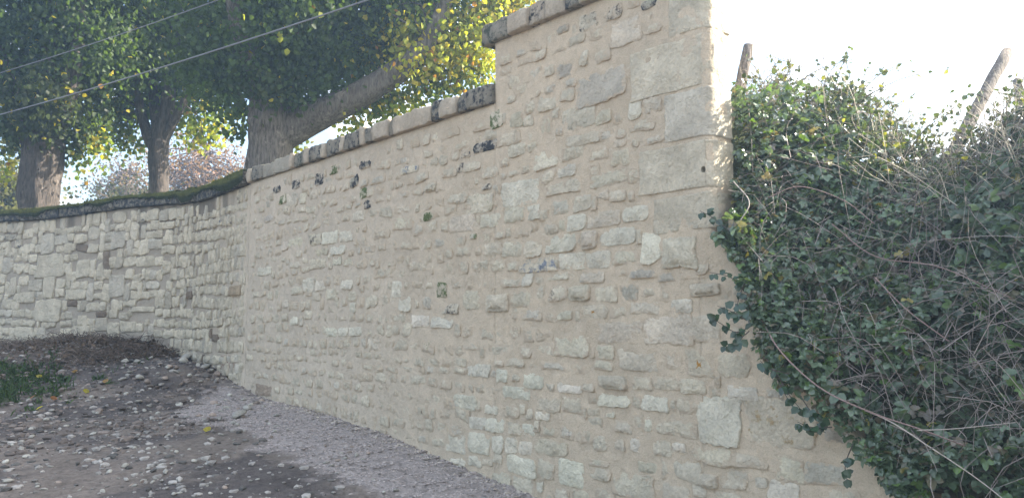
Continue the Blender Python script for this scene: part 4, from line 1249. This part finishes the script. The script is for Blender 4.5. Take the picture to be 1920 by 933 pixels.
def bramble():
    rnd = np.random.default_rng(77)
    t = empty('bramble_thicket', wp(np.array([-0.8]), 0.8, -0.3)[0],
              label='dense tangle of brambles and dead stems covering the bank right of the wall', cat='brambles')
    def surf(s, w):
        b = wp(s, 0 * s)
        x = b[:, 0] + BACK[0] * w; y = b[:, 1] + BACK[1] * w
        return x, y
    def cover(s, w):
        """top of the bramble above the bank"""
        q = np.stack([s * 1.0, w * 1.0, 0 * s], -1)
        h = 0.22 + 0.22 * fbm(q * 1.7, 3, 3) + 0.10 * fbm(q * 5, 2, 4)
        h = h + 0.25 * np.exp(-((s + 0.1) / 0.45) ** 2) * np.exp(-((w - 1.1) / 0.5) ** 2)
        h = h - 0.10 * sstep(0.9, 1.4, w) * sstep(-0.3, -0.8, s)
        return np.maximum(h, 0.03)
    out = -np.array([BACK[0], BACK[1], 0])
    def place(n, s0, s1, w0, w1, dpow=0.55):
        s = rnd.uniform(s0, s1, n); w = rnd.uniform(w0, w1, n)
        k = ~((s > -0.04) & (w < 0.27)); s, w = s[k], w[k]
        x, y = surf(s, w)
        f = rnd.random(len(s)) ** dpow
        C = np.stack([x, y, bank_z(s, w) + cover(s, w) * f], -1)
        lump = 0.5 + 0.5 * fbm(np.stack([s * 2.2, w * 2.2, C[:, 2] * 2.2], -1), 3, 12)
        C = C + out[None] * ((0.26 * sstep(1.6, 0.3, w) * sstep(0.05, -0.3, s)) * f * lump)[:, None]
        X, Y = px_of(C)
        lim = edge_x(Y) + np.where(Y < 400, 4, 10) * vnoise(np.stack([Y / 17, 0 * Y, 0 * Y], -1), 5) + rnd.exponential(6, len(Y)) - np.where(Y < 400, 0, 4)
        k = X > lim
        return C[k], f[k], w[k], s[k]
    tri = trifoliate(); one = leaf_template(0.42, 0.10, 0.10)
    C1, f1, w1, s1 = place(50000, -4.0, 0.2, 0.0, 1.5)
    C2, f2, w2, s2 = place(9000, -3.6, 1.4, 1.2, 2.4)
    m = 4000                                   # fringe hanging over the broken wall
    fs = rnd.uniform(-1.75, -0.05, m)
    drop = np.abs(rnd.normal(size=m)) * 0.16
    C3 = wp(fs, stub_top(fs) + 0.12 - drop, rnd.uniform(0.03, 0.16, m))
    X, Y = px_of(C3); k = X > edge_x(Y) + 12 * vnoise(np.stack([Y / 17, 0 * Y, 0 * Y], -1), 5) - 6; C3 = C3[k]
    m = 2600                                   # leaves packed against the end of the wall
    w4 = rnd.uniform(0.16, 1.2, m); s4 = rnd.uniform(-0.30, 0.02, m)
    x4, y4 = surf(s4, w4); C4 = np.stack([x4, y4, rnd.uniform(1.9, 3.15, m)], -1)
    X, Y = px_of(C4); k = (X > edge_x(Y) + rnd.exponential(5, m)) & (Y > 150 + 25 * vnoise(np.stack([X / 14, 0 * X, 0 * X], -1), 2)); C4 = C4[k]
    C = np.vstack([C1, C2, C3, C4]); f = np.concatenate([f1, f2, np.full(len(C3), 0.5), np.full(len(C4), 0.3)]); w = np.concatenate([w1, w2, np.zeros(len(C3) + len(C4))])
    dens = fbm(C * np.array([2.0, 2.0, 2.6]), 3, 55)
    thin = sstep(-0.30, 0.12, dens)
    thin = np.where(f < 0.45, 0.97, thin) * (1 - 0.68 * sstep(0.6, 1.15, w))
    k = rnd.random(len(C)) < thin
    C, f, w = C[k], f[k], w[k]; n = len(C)
    dirn = out * 0.45 + np.array([0, 0, 0.95])
    nrm = rnd.normal(size=(n, 3)) * 0.50 + dirn
    tip = rnd.normal(size=(n, 3)) * 0.7 + np.array([-0.15, -0.5, -0.45])
    size = rnd.uniform(0.022, 0.050, n) * (0.8 + 0.5 * np.clip(0.5 + fbm(C * 3.1, 2, 81), 0, 1))
    cl = 0.5 + 0.5 * fbm(C * 2.5, 2, 66)
    col = np.array([0.090, 0.130, 0.075]) * (0.6 + 0.9 * cl[:, None]) * rnd.uniform(0.7, 1.35, (n, 1))
    r_ = rnd.random(n)
    q = r_ < 0.11; col[q] = np.array([0.10, 0.17, 0.04]) * rnd.uniform(0.8, 1.2, (q.sum(), 1))
    q = r_ > 0.985; col[q] = np.array([0.26, 0.22, 0.05]) * rnd.uniform(0.7, 1.2, (q.sum(), 1))
    q = (r_ > 0.87) & (r_ < 0.985); col[q] = np.array([0.15, 0.125, 0.085]) * rnd.uniform(0.7, 1.2, (q.sum(), 1))
    X_, Y_ = px_of(C)
    cand = np.where((X_ < 1915) & (Y_ > 5) & (Y_ < 930) & (f > 0.6))[0]
    score = size[cand] / C[cand, 1] + 0.005 * rnd.random(len(cand))
    lone = np.zeros(n, bool); lone[cand[np.argsort(-score)[:230]]] = True
    V, T, A = leaf_mass(C[~lone], tip[~lone], nrm[~lone], size[~lone], col[~lone], tri)
    obj('foliage', V, T, M['bramble_leaf'], t, {'tint': A}, kind='stuff')
    leaf_objects(t, C[lone], tip[lone], nrm[lone], size[lone] * 1.1, col[lone], tri, M['bramble_leaf'])
    tm = one
    # tangle of dead stems
    mb = MB()
    ns_ = 9000
    tops = rnd.random(ns_) < 0.55
    S0 = rnd.uniform(-3.2, 0.9, ns_); W0 = np.where(tops, rnd.uniform(0.75, 2.0, ns_), rnd.uniform(0.05, 1.2, ns_))
    # stems gather in bundles
    ok_ = (vnoise(np.stack([S0 * 2.4, W0 * 2.4, np.full(ns_, 1.5)], -1), 19) > rnd.uniform(-0.7, 0.5, ns_)) & ~((S0 > -0.06) & (W0 < 0.6))
    X0, Y0 = surf(S0, W0); Z0 = bank_z(S0, W0) + cover(S0, W0) * rnd.uniform(0.4, 1.2, ns_)
    P0_ = np.stack([X0, Y0, Z0], -1) + out[None] * (0.2 * sstep(1.6, 0.3, W0) * rnd.uniform(0.5, 1.0, ns_))[:, None]
    for k in np.where(ok_)[0]:
        top_, p = tops[k], P0_[k]
        d = rnd.normal(size=3) * np.array([0.7, 0.4, 0.7]) + np.array([0.35, -0.15, -0.2])
        if top_: d = rnd.normal(size=3) * np.array([0.5, 0.5, 0.4]) + np.array([0, 0, 0.5])
        d /= np.linalg.norm(d); L = rnd.uniform(0.12, 0.55)
        e = p + d * L
        X, Y = px_of(np.array([p, e]))
        if (X < edge_x(Y) + 2).any(): continue
        mid = (p + e) / 2 + rnd.normal(size=3) * 0.04 + np.array([0, 0, 0.04])
        V, T, Q = tube(smooth_path([p, mid, e], 6), np.linspace(0.0022, 0.0011, 6) * rnd.uniform(0.6, 1.4), 3, cap=False)
        g = rnd.uniform(0.6, 1.3)
        c_ = (0.40, 0.35, 0.26) if top_ else (0.27, 0.225, 0.195)
        mb.add(V, None, Q, (c_[0] * g, c_[1] * g, c_[2] * g, 1))
    mb.build('dead_stems', M['stem'], t, kind='stuff')
    # shoots with leaves above the skyline
    Cs, tips, nrms = [], [], []
    mb2 = MB()
    for k in range(330):
        s0 = rnd.uniform(-2.4, 1.0); w0 = rnd.uniform(0.8, 1.7)
        sa, wa = np.array([s0]), np.array([w0])
        x, y = surf(sa, wa); z = bank_z(sa, wa) + cover(sa, wa) * 0.6
        p = np.array([x[0], y[0], z[0]]); L = rnd.uniform(0.18, 0.46) * (1.3 if s0 > -0.5 else 1.0)
        e = p + np.array([rnd.normal() * 0.28, rnd.normal() * 0.15, L * 0.8])
        X, Y = px_of(np.array([p, e]))
        if (X < edge_x(Y) + 6).any(): continue
        pa = smooth_path([p, (p + e) / 2 + np.array([0, 0, 0.08]), e], 9)
        V, T, Q = tube(pa, np.linspace(0.004, 0.002, 9), 4, cap=False); mb2.add(V, None, Q, (0.12, 0.10, 0.06, 1))
        for i in range(1, 9):
            for h_ in range(1 + (i % 2)):
                Cs.append(pa[i] + rnd.normal(size=3) * 0.012); tips.append(rnd.normal(size=3)); nrms.append(rnd.normal(size=3) + np.array([0, -0.3, 0.6]))
    mb2.build('shoots', M['stem'], t, kind='stuff')
    Cs, tips, nrms = map(np.array, (Cs, tips, nrms))
    col = np.array([0.075, 0.10, 0.035]) * rnd.uniform(0.6, 1.5, (len(Cs), 1))
    y_ = rnd.random(len(Cs)) < 0.12; col[y_] = np.array([0.26, 0.26, 0.04])
    V, T, A = leaf_mass(Cs, tips, nrms, rnd.uniform(0.026, 0.046, len(Cs)), col, tm)
    obj('shoot_leaves', V, T, M['bramble_leaf'], t, {'tint': A}, kind='stuff')
    # long canes read off the photograph
    def cane(pl, r0, r1, c):
        pts = smooth_path([at(px, py, d) for px, py, d in pl], 30)
        V, T, Q = tube(pts, np.linspace(r0, r1, 30), 6, 0.1, 2, len(pl))
        obj('cane', V, [T, Q], M['stem'], t, {'tint': np.broadcast_to(np.array([*c, 1]), (len(V), 4))})
        return pts
    red, pale = (0.22, 0.15, 0.13), (0.36, 0.31, 0.26)
    cane([(1428, 600, 4.55), (1465, 660, 4.35), (1540, 728, 4.1), (1640, 775, 3.9), (1720, 802, 3.8), (1810, 835, 3.75)], 0.0045, 0.0035, red)
    cane([(1575, 752, 4.5), (1660, 785, 3.9), (1740, 835, 3.7), (1830, 895, 3.6), (1900, 950, 3.5)], 0.0033, 0.0025, pale)
    cane([(1720, 806, 3.78), (1790, 803, 3.6), (1905, 791, 3.5)], 0.0032, 0.0012, pale)
    cane([(1375, 340, 4.9), (1405, 380, 4.75), (1385, 430, 4.72), (1430, 490, 4.6)], 0.004, 0.003, pale)
    cane([(1400, 170, 5.4), (1408, 250, 5.1), (1412, 330, 5.0)], 0.004, 0.003, pale)
    cane([(1830, 430, 4.35), (1850, 370, 4.4), (1890, 350, 4.4), (1940, 350, 4.4)], 0.0035, 0.003, pale)
    cane([(1436, 668, 4.5), (1470, 735, 4.35), (1482, 752, 4.3)], 0.003, 0.002, (0.10, 0.08, 0.07))
    cane([(1640, 520, 4.4), (1700, 580, 4.2), (1780, 640, 4.05)], 0.0035, 0.003, red)
    cane([(1440, 370, 4.8), (1500, 350, 4.8), (1580, 375, 4.7), (1640, 420, 4.6)], 0.0035, 0.003, red)
    cane([(1560, 420, 4.6), (1640, 480, 4.4), (1760, 500, 4.2), (1900, 560, 4.0)], 0.0035, 0.0025, red)
    # leafy sprigs hanging in front of the pale stone
    sprigs = [[(1410, 610, 4.5), (1380, 622, 4.5), (1350, 605, 4.5), (1325, 590, 4.52)], [(1405, 620, 4.48), (1380, 640, 4.5), (1355, 648, 4.52)], [(1400, 600, 4.5), (1375, 585, 4.52), (1345, 573, 4.55)],
              [(1400, 545, 4.6), (1370, 520, 4.62), (1330, 510, 4.66)], [(1375, 440, 4.75), (1340, 410, 4.8), (1312, 395, 4.85)], [(1500, 740, 4.2), (1520, 770, 4.2), (1545, 790, 4.18)],
              [(1480, 700, 4.3), (1440, 690, 4.35), (1425, 675, 4.4)], [(1560, 800, 4.1), (1520, 800, 4.2), (1495, 790, 4.25)], [(1450, 690, 4.35), (1480, 740, 4.3), (1500, 765, 4.25)],
              [(1600, 830, 4.0), (1585, 870, 4.05), (1588, 900, 4.08)], [(1400, 520, 4.6), (1385, 560, 4.6), (1380, 590, 4.55)]]
    Cs, tips, nrms, szs = [], [], [], []
    for sp_ in sprigs:
        pts = smooth_path([at(px, py, d) for px, py, d in sp_], 14)
        pts = np.array(pts)
        V, T, Q = tube(pts, np.linspace(0.0035, 0.0015, 14), 5)
        obj('sprig_stem', V, [T, Q], M['stem'], t, {'tint': np.broadcast_to(np.array([0.07, 0.055, 0.045, 1]), (len(V), 4))})
        for i in range(2, 14, 2):
            sd = 1 if (i // 2) % 2 else -1
            for h_ in range(2):
                dv = np.array([rnd.normal() * 0.5, -0.2, sd * 0.5 - 0.35 + rnd.normal() * 0.3])
                Cs.append(pts[i] + 0.006 * dv); tips.append(dv); nrms.append(np.array([-0.4, -1.0, 0.3]) + rnd.normal(size=3) * 0.4); szs.append(rnd.uniform(0.035, 0.060))
    Cs, tips, nrms, szs = map(np.array, (Cs, tips, nrms, szs))
    col = np.array([0.030, 0.062, 0.032]) * rnd.uniform(0.7, 1.3, (len(Cs), 1))
    leaf_objects(t, Cs, tips, nrms, szs, col, tm, M['bramble_leaf'], nmesh=4)
bramble()

# ------------------------------------------------------------------ loose stones, gravel, grass, leaves on the ground
def pebble_template(seed, sub=1):
    import bmesh
    bm = bmesh.new(); bmesh.ops.create_icosphere(bm, subdivisions=sub, radius=1.0)
    V = np.array([v.co[:] for v in bm.verts]); T = np.array([[v.index for v in f.verts] for f in bm.faces]); bm.free()
    rnd = np.random.default_rng(seed)
    V = V * (1 + 0.30 * fbm(V * 1.3 + seed * 3.1, 2, seed)[:, None])
    for _ in range(4):                                   # knock flat facets off
        d = rnd.normal(size=3); d /= np.linalg.norm(d); h = V @ d
        V = V - d[None] * np.maximum(h - rnd.uniform(0.45, 0.75), 0)[:, None]
    return V * np.array([1.0, rnd.uniform(0.6, 0.9), rnd.uniform(0.4, 0.65)]), T

def pix_ground(px, py):
    a, b = ray(px, py)
    d = np.linspace(3.5, 18, 600)
    z = ground_z(a * d, d, True)
    k = np.where(EYE + b * d < z)[0]
    i = k[0] if len(k) else len(d) - 1
    return np.array([a * d[i], d[i], z[i]])

peb = [pebble_template(k) for k in range(5)]
peb2 = [pebble_template(20 + k, 2) for k in range(6)]
def rot_z(a): return np.array([[math.cos(a), -math.sin(a), 0], [math.sin(a), math.cos(a), 0], [0, 0, 1]])
def scatter(name, label, cat, region, n, smin, smax, colf, seed, squash=1.0):
    """uncountable small stones: one mesh"""
    rnd = np.random.default_rng(seed)
    x, y = region(rnd, n)
    z = ground_z(x, y)
    sz = smin * (smax / smin) ** (rnd.random(len(x)) ** 1.9)
    Vs, Ts, Cs, o = [], [], [], 0
    which = rnd.integers(0, len(peb), len(x)); ang = rnd.uniform(0, 6.28, len(x))
    col = colf(rnd, x, y)
    for k in range(len(peb)):
        idx = np.where(which == k)[0]
        tv, tt_ = peb[k]
        c, s_ = np.cos(ang[idx]), np.sin(ang[idx])
        X = tv[None, :, 0] * c[:, None] - tv[None, :, 1] * s_[:, None]; Y = tv[None, :, 0] * s_[:, None] + tv[None, :, 1] * c[:, None]
        Z = np.broadcast_to(tv[None, :, 2], X.shape)
        V = np.stack([X, Y, Z], -1) * sz[idx][:, None, None] + np.stack([x[idx], y[idx], z[idx] + 0.12 * sz[idx]], -1)[:, None]
        Vs.append(V.reshape(-1, 3)); m = len(tv)
        Ts.append((tt_[None] + (np.arange(len(idx)) * m)[:, None, None]).reshape(-1, 3) + o); o += len(idx) * m
        Cs.append(np.repeat(np.concatenate([col[idx], np.ones((len(idx), 1))], 1), m, 0))
    obj(name, np.concatenate(Vs), np.concatenate(Ts), M['pebble'], None, {'tint': np.concatenate(Cs)}, smooth=False, label=label, cat=cat, kind='stuff')

def reg_sw(s0, s1, w0, w1, zone=None):
    def f(rnd, n):
        s = rnd.uniform(s0, s1, n); w = rnd.uniform(w0, w1, n)
        p = wp(s, 0 * s, w)
        x, y = p[:, 0], p[:, 1]
        if zone is not None:
            _, _, gravel, dark, grass, n1, n2, n3 = ground_zone(x, y)
            k = rnd.random(n) < zone(gravel, dark, grass, n1, n2)
            x, y = x[k], y[k]
        return x, y
    return f
scatter('gravel', 'fine pinkish grey gravel strip along the foot of the repointed wall', 'gravel', reg_sw(-0.3, 7.8, 0.0, 1.9, lambda g, d, gr, a, b: g * 0.95), 23000, 0.007, 0.020,
        lambda r, x, y: np.array([0.37, 0.32, 0.285]) * r.uniform(0.55, 1.3, (len(x), 1)), 1)
scatter('rubble_gravel', 'small pale stone chips strewn over the dark earth bank', 'gravel', reg_sw(2.0, 15.5, 0.1, 8.5, lambda g, d, gr, a, b: (1 - g) * (1 - 0.9 * gr) * (0.55 + 0.45 * (b > 0))), 17000, 0.008, 0.055,
        lambda r, x, y: np.array([0.30, 0.275, 0.24]) * r.uniform(0.25, 1.35, (len(x), 1)), 2)
scatter('soil_clods', 'dark earth clods and grit on the spoil heap', 'soil', reg_sw(5.0, 15.0, 0.05, 6.5, lambda g, d, gr, a, b: (1 - g) * 0.9), 9000, 0.010, 0.07,
        lambda r, x, y: np.array([0.165, 0.135, 0.112]) * r.uniform(0.5, 1.5, (len(x), 1)), 3)

scatter('mortar_crumbs', 'pale lime crumbs and chips dropped along the foot of the repointed wall', 'rubble', reg_sw(0.0, 9.0, 0.0, 0.22), 1500, 0.006, 0.03,
        lambda r, x, y: np.array([0.45, 0.39, 0.32]) * r.uniform(0.4, 1.2, (len(x), 1)), 4)

# single stones that can be picked out
stone_meshes = []
for k in range(12):
    tv, tt_ = peb2[k % 6]
    c = np.array([0.46, 0.43, 0.36]) * (0.60 + 0.07 * (k % 6)) if k < 9 else np.array([0.30, 0.24, 0.19]) * (0.8 + 0.2 * (k - 9))
    me = mesh_np('loose_stone', tv, tt_, {'tint': np.broadcast_to(np.array([*c, 1]), (len(tv), 4))}, smooth=True)
    me.materials.append(M['pebble']); stone_meshes.append(me)
rl = np.random.default_rng(8)
def loose(px, py, wpx, label, group):
    p = pix_ground(px, py)
    r_ = wpx / 2 / FPX * p[1]
    o = bpy.data.objects.new('loose_stone', stone_meshes[rl.integers(0, 12)])
    o.location = p + np.array([0, 0, (0.15 if wpx < 20 else 0.32) * r_])
    o.rotation_euler = (rl.uniform(-0.35, 0.35), rl.uniform(-0.35, 0.35), rl.uniform(0, 6.28))
    o.scale = (r_, r_, r_)
    S.collection.objects.link(o)
    tag(o, label, 'stone', group)
seen = [(85, 787, 16), (82, 803, 14), (125, 799, 15), (175, 814, 14), (210, 769, 13), (187, 775, 20), (260, 755, 14), (255, 773, 13), (277, 720, 18), (231, 715, 14), (243, 705, 18), (360, 752, 12), (335, 760, 16),
        (400, 757, 18), (372, 780, 14), (296, 775, 12), (41, 828, 12), (40, 842, 16), (235, 876, 17), (302, 876, 16), (365, 866, 16), (310, 890, 16), (205, 886, 13), (277, 880, 13), (345, 920, 16), (422, 916, 14),
        (95, 875, 12), (15, 905, 20), (10, 868, 16), (193, 922, 14), (245, 910, 14), (252, 912, 12), (60, 820, 18), (75, 832, 14), (40, 805, 14), (58, 805, 12), (48, 858, 18), (236, 740, 12), (165, 722, 10), (330, 693, 13),
        (355, 705, 12), (390, 748, 14), (315, 690, 14), (245, 728, 10), (120, 790, 12), (30, 785, 12), (150, 800, 10), (100, 810, 10), (265, 788, 10), (320, 800, 11), (285, 905, 12), (380, 905, 10), (395, 925, 10), (325, 930, 14),
        (220, 815, 10), (140, 850, 11), (175, 865, 10), (110, 905, 12), (70, 915, 12), (150, 920, 10), (290, 840, 10), (330, 850, 10), (230, 850, 9), (190, 840, 10), (430, 880, 10), (470, 905, 10), (520, 920, 11), (560, 900, 9), (490, 860, 9)]
def earth_stone(px, py, w_):
    if py < 835 and px < 210: lab, gr = 'pale stone in the brown earth just below the grass patch', 'loose stones below the grass'
    elif py >= 835 and px < 260: lab, gr = 'pale stone on the bare earth in the bottom left corner', 'loose stones in the bottom left corner'
    elif py >= 835: lab, gr = 'pale stone on the earth at the bottom edge, left of the gravel strip', 'loose stones at the bottom edge'
    else: lab, gr = 'pale stone on the slope between the spoil heap and the gravel strip', 'loose stones on the slope below the heap'
    loose(px, py, w_, lab, gr)
for (px, py, w_) in seen: earth_stone(px, py, w_)
for k in range(75):
    px, py = rl.uniform(5, 520), rl.uniform(735, 930)
    earth_stone(px, py, rl.uniform(7, 14))
for (px, py, w_) in [(235, 678, 18), (256, 681, 22), (270, 664, 18), (290, 655, 16), (305, 668, 16), (282, 672, 12), (318, 690, 16), (348, 672, 26), (345, 680, 20), (385, 690, 18), (395, 697, 16), (372, 685, 14), (408, 702, 18), (330, 700, 12),
                     (245, 700, 16), (262, 712, 20), (230, 690, 12), (300, 685, 12), (220, 672, 12), (365, 700, 12), (310, 712, 14), (340, 722, 12), (376, 718, 12), (296, 700, 10), (275, 690, 10), (322, 660, 10), (390, 712, 12), (250, 665, 12)]:
    loose(px, py, w_, 'rough stone on the crest of the spoil heap against the old wall', 'stones on the spoil heap')
loose(449, 782, 34, 'largest grey boulder lying below the spoil heap near the wall foot', 'boulders by the wall foot')
loose(462, 768, 24, 'second boulder, on the uphill side of the largest grey one', 'boulders by the wall foot')
for (px, py, w_) in [(480, 757, 16), (470, 760, 14), (495, 762, 14), (438, 795, 20), (445, 798, 14), (425, 765, 18), (415, 772, 14), (400, 780, 16), (490, 752, 12), (455, 750, 14), (430, 742, 12)]:
    loose(px, py, w_, 'rough grey stone in the trail between spoil heap and wall foot', 'stones trailing to the wall foot')
for (px, py, w_) in [(633, 864, 18), (647, 861, 16), (612, 868, 14), (655, 850, 12), (668, 858, 14), (640, 850, 10), (622, 875, 10), (680, 862, 12), (660, 838, 10), (690, 850, 10)]:
    loose(px, py, w_, 'pale stone in the small clump on the gravel before the wall', 'small clump of stones on the gravel')
for (px, py, w_) in [(793, 853, 10), (742, 920, 15), (720, 925, 10), (518, 800, 12), (515, 810, 10), (540, 805, 8), (610, 840, 9), (700, 900, 10), (505, 795, 10)]:
    loose(px, py, w_, 'single stone lying by itself on the fine grey gravel', 'lone stones on the gravel strip')

# fallen leaves
lt = leaf_template(0.46, 0.06, 0.10)
fl_me = []
for c in ((0.42, 0.36, 0.05), (0.30, 0.13, 0.05), (0.36, 0.22, 0.07)):
    me = mesh_np('fallen_leaf', lt[0], lt[1], {'tint': np.broadcast_to(np.array([*c, 1]), (len(lt[0]), 4))}); me.materials.append(M['leaf']); fl_me.append(me)
for (px, py, k, lab) in [(385, 816, 0, 'yellow leaf on the dark soil below the grey boulders'), (66, 775, 0, 'yellow leaf at the lower edge of the grass patch'), (70, 714, 0, 'yellow leaf lying in the dry weeds above the grass'),
                         (100, 755, 1, 'red-brown leaf right of the grass patch'), (55, 756, 1, 'red-brown leaf in the middle of the grass patch'), (138, 703, 2, 'orange leaf in the dark dry weeds by the old wall'), (160, 742, 0, 'yellow-green leaf on the brown earth right of the grass'), (195, 722, 2, 'tan leaf on the brown earth under the dry weeds')]:
    p = pix_ground(px, py)
    o = bpy.data.objects.new('fallen_leaf', fl_me[k]); o.location = p + np.array([0, 0, 0.03]); o.scale = (0.085,) * 3
    o.rotation_euler = (R(35) + rl.uniform(-.3, .3), rl.uniform(-.4, .4), rl.uniform(-1, 1))
    S.collection.objects.link(o); tag(o, lab, 'leaf', 'fallen leaves')

# grass patch
def grass(n=9000):
    rnd = np.random.default_rng(31)
    x = rnd.uniform(-9.0, -5.2, n * 3); y = rnd.uniform(8.6, 11.6, n * 3)
    g = ground_zone(x, y)[4]
    k = rnd.random(len(x)) < g * 0.6 + 0.012; x, y = x[k][:n], y[k][:n]
    m = len(x)
    C = np.stack([x, y, ground_z(x, y) - 0.01], -1)
    tip = np.stack([rnd.normal(size=m) * 0.6, rnd.normal(size=m) * 0.6, np.ones(m)], -1)
    col = np.array([0.075, 0.125, 0.035]) * rnd.uniform(0.6, 1.4, (m, 1))
    bl = (np.array([[-0.045, 0, 0], [0.045, 0, 0], [0.0, 0.55, 0.08], [0.0, 1, -0.15]]), np.array([[0, 1, 2], [0, 2, 3], [1, 3, 2]]))
    V, T, A = leaf_mass(C, tip, rnd.normal(size=(m, 3)), rnd.uniform(0.04, 0.13, m), col, bl)
    obj('grass', V, T, M['grass'], None, {'tint': A}, label='short green grass patch below the old wall at the left edge', cat='grass', kind='stuff')
grass()

# dry weeds and roots along the old wall
def weeds():
    rnd = np.random.default_rng(91)
    mb = MB()
    WS = rnd.uniform(9.5, 16, 2600); WW = np.abs(rnd.normal(size=2600)) * 0.85 + 0.03
    WP = wp(WS, 0 * WS, WW); WP[:, 2] = ground_z(WP[:, 0], WP[:, 1])
    for k in range(2600):
        s0 = WS[k]
        p = WP[k].copy(); p[2] += rnd.uniform(0, 0.04)
        d = rnd.normal(size=3) * np.array([1, 1, 0.45]); d /= np.linalg.norm(d); d[2] = abs(d[2]) * 0.55
        L = rnd.uniform(0.1, 0.42); e = p + d * L
        q = wp(np.array([s0]), 0, 0)[0]
        if (e[0] - q[0]) * np.interp(s0, _sp, _nx) + (e[1] - q[1]) * np.interp(s0, _sp, _ny) < 0.03: continue
        V, T, Q = tube(smooth_path([p, (p + e) / 2 + rnd.normal(size=3) * 0.05 + np.array([0, 0, 0.04]), e], 6), np.linspace(0.005, 0.002, 6) * rnd.uniform(0.5, 1.3), 3, cap=False)
        g = rnd.uniform(0.35, 1.2); mb.add(V, None, Q, (0.17 * g, 0.125 * g, 0.092 * g, 1))
    n = 3200
    s = rnd.uniform(9.6, 16, n); w = np.abs(rnd.normal(size=n)) * 0.8 + 0.05
    C = wp(s, 0 * s, w); C[:, 2] = ground_z(C[:, 0], C[:, 1]) + rnd.uniform(0, 0.07, n)
    col = np.array([0.12, 0.085, 0.055]) * rnd.uniform(0.4, 1.6, (n, 1))
    V, T, A = leaf_mass(C, rnd.normal(size=(n, 3)), rnd.normal(size=(n, 3)) + np.array([0, 0, .5]), rnd.uniform(0.03, 0.08, n), col, leaf_template(0.35, 0.12, 0.2))
    mb.add(V, T, None, A)
    mb.build('dry_weeds', M['stem'], None, label='dark dry weeds and roots along the foot of the old wall', cat='weeds', kind='stuff')
weeds()

# ------------------------------------------------------------------ added volume box imitating bluish lens glare
def glare_veil():
    lo, hi = np.array([-30, -3, -1.6]), np.array([30, 46, 12.5])
    V = np.array([[x, y, z] for x in (lo[0], hi[0]) for y in (lo[1], hi[1]) for z in (lo[2], hi[2])])
    F = np.array([[0, 1, 3, 2], [4, 6, 7, 5], [0, 4, 5, 1], [2, 3, 7, 6], [0, 2, 6, 4], [1, 5, 7, 3]])
    m, nt, out = new_mat('glare_veil')
    v = nt.nodes.new('ShaderNodeVolumePrincipled')
    v.inputs['Color'].default_value = (0.50, 0.74, 1.0, 1)
    v.inputs['Density'].default_value = 0.0043
    v.inputs['Anisotropy'].default_value = 0.55
    nt.links.new(v.outputs[0], out.inputs['Volume'])
    obj('glare_veil', V, F, m, None, smooth=False, kind='stuff', label='added bluish volume imitating lens glare over the wall and trees', cat='glare_veil')
glare_veil()
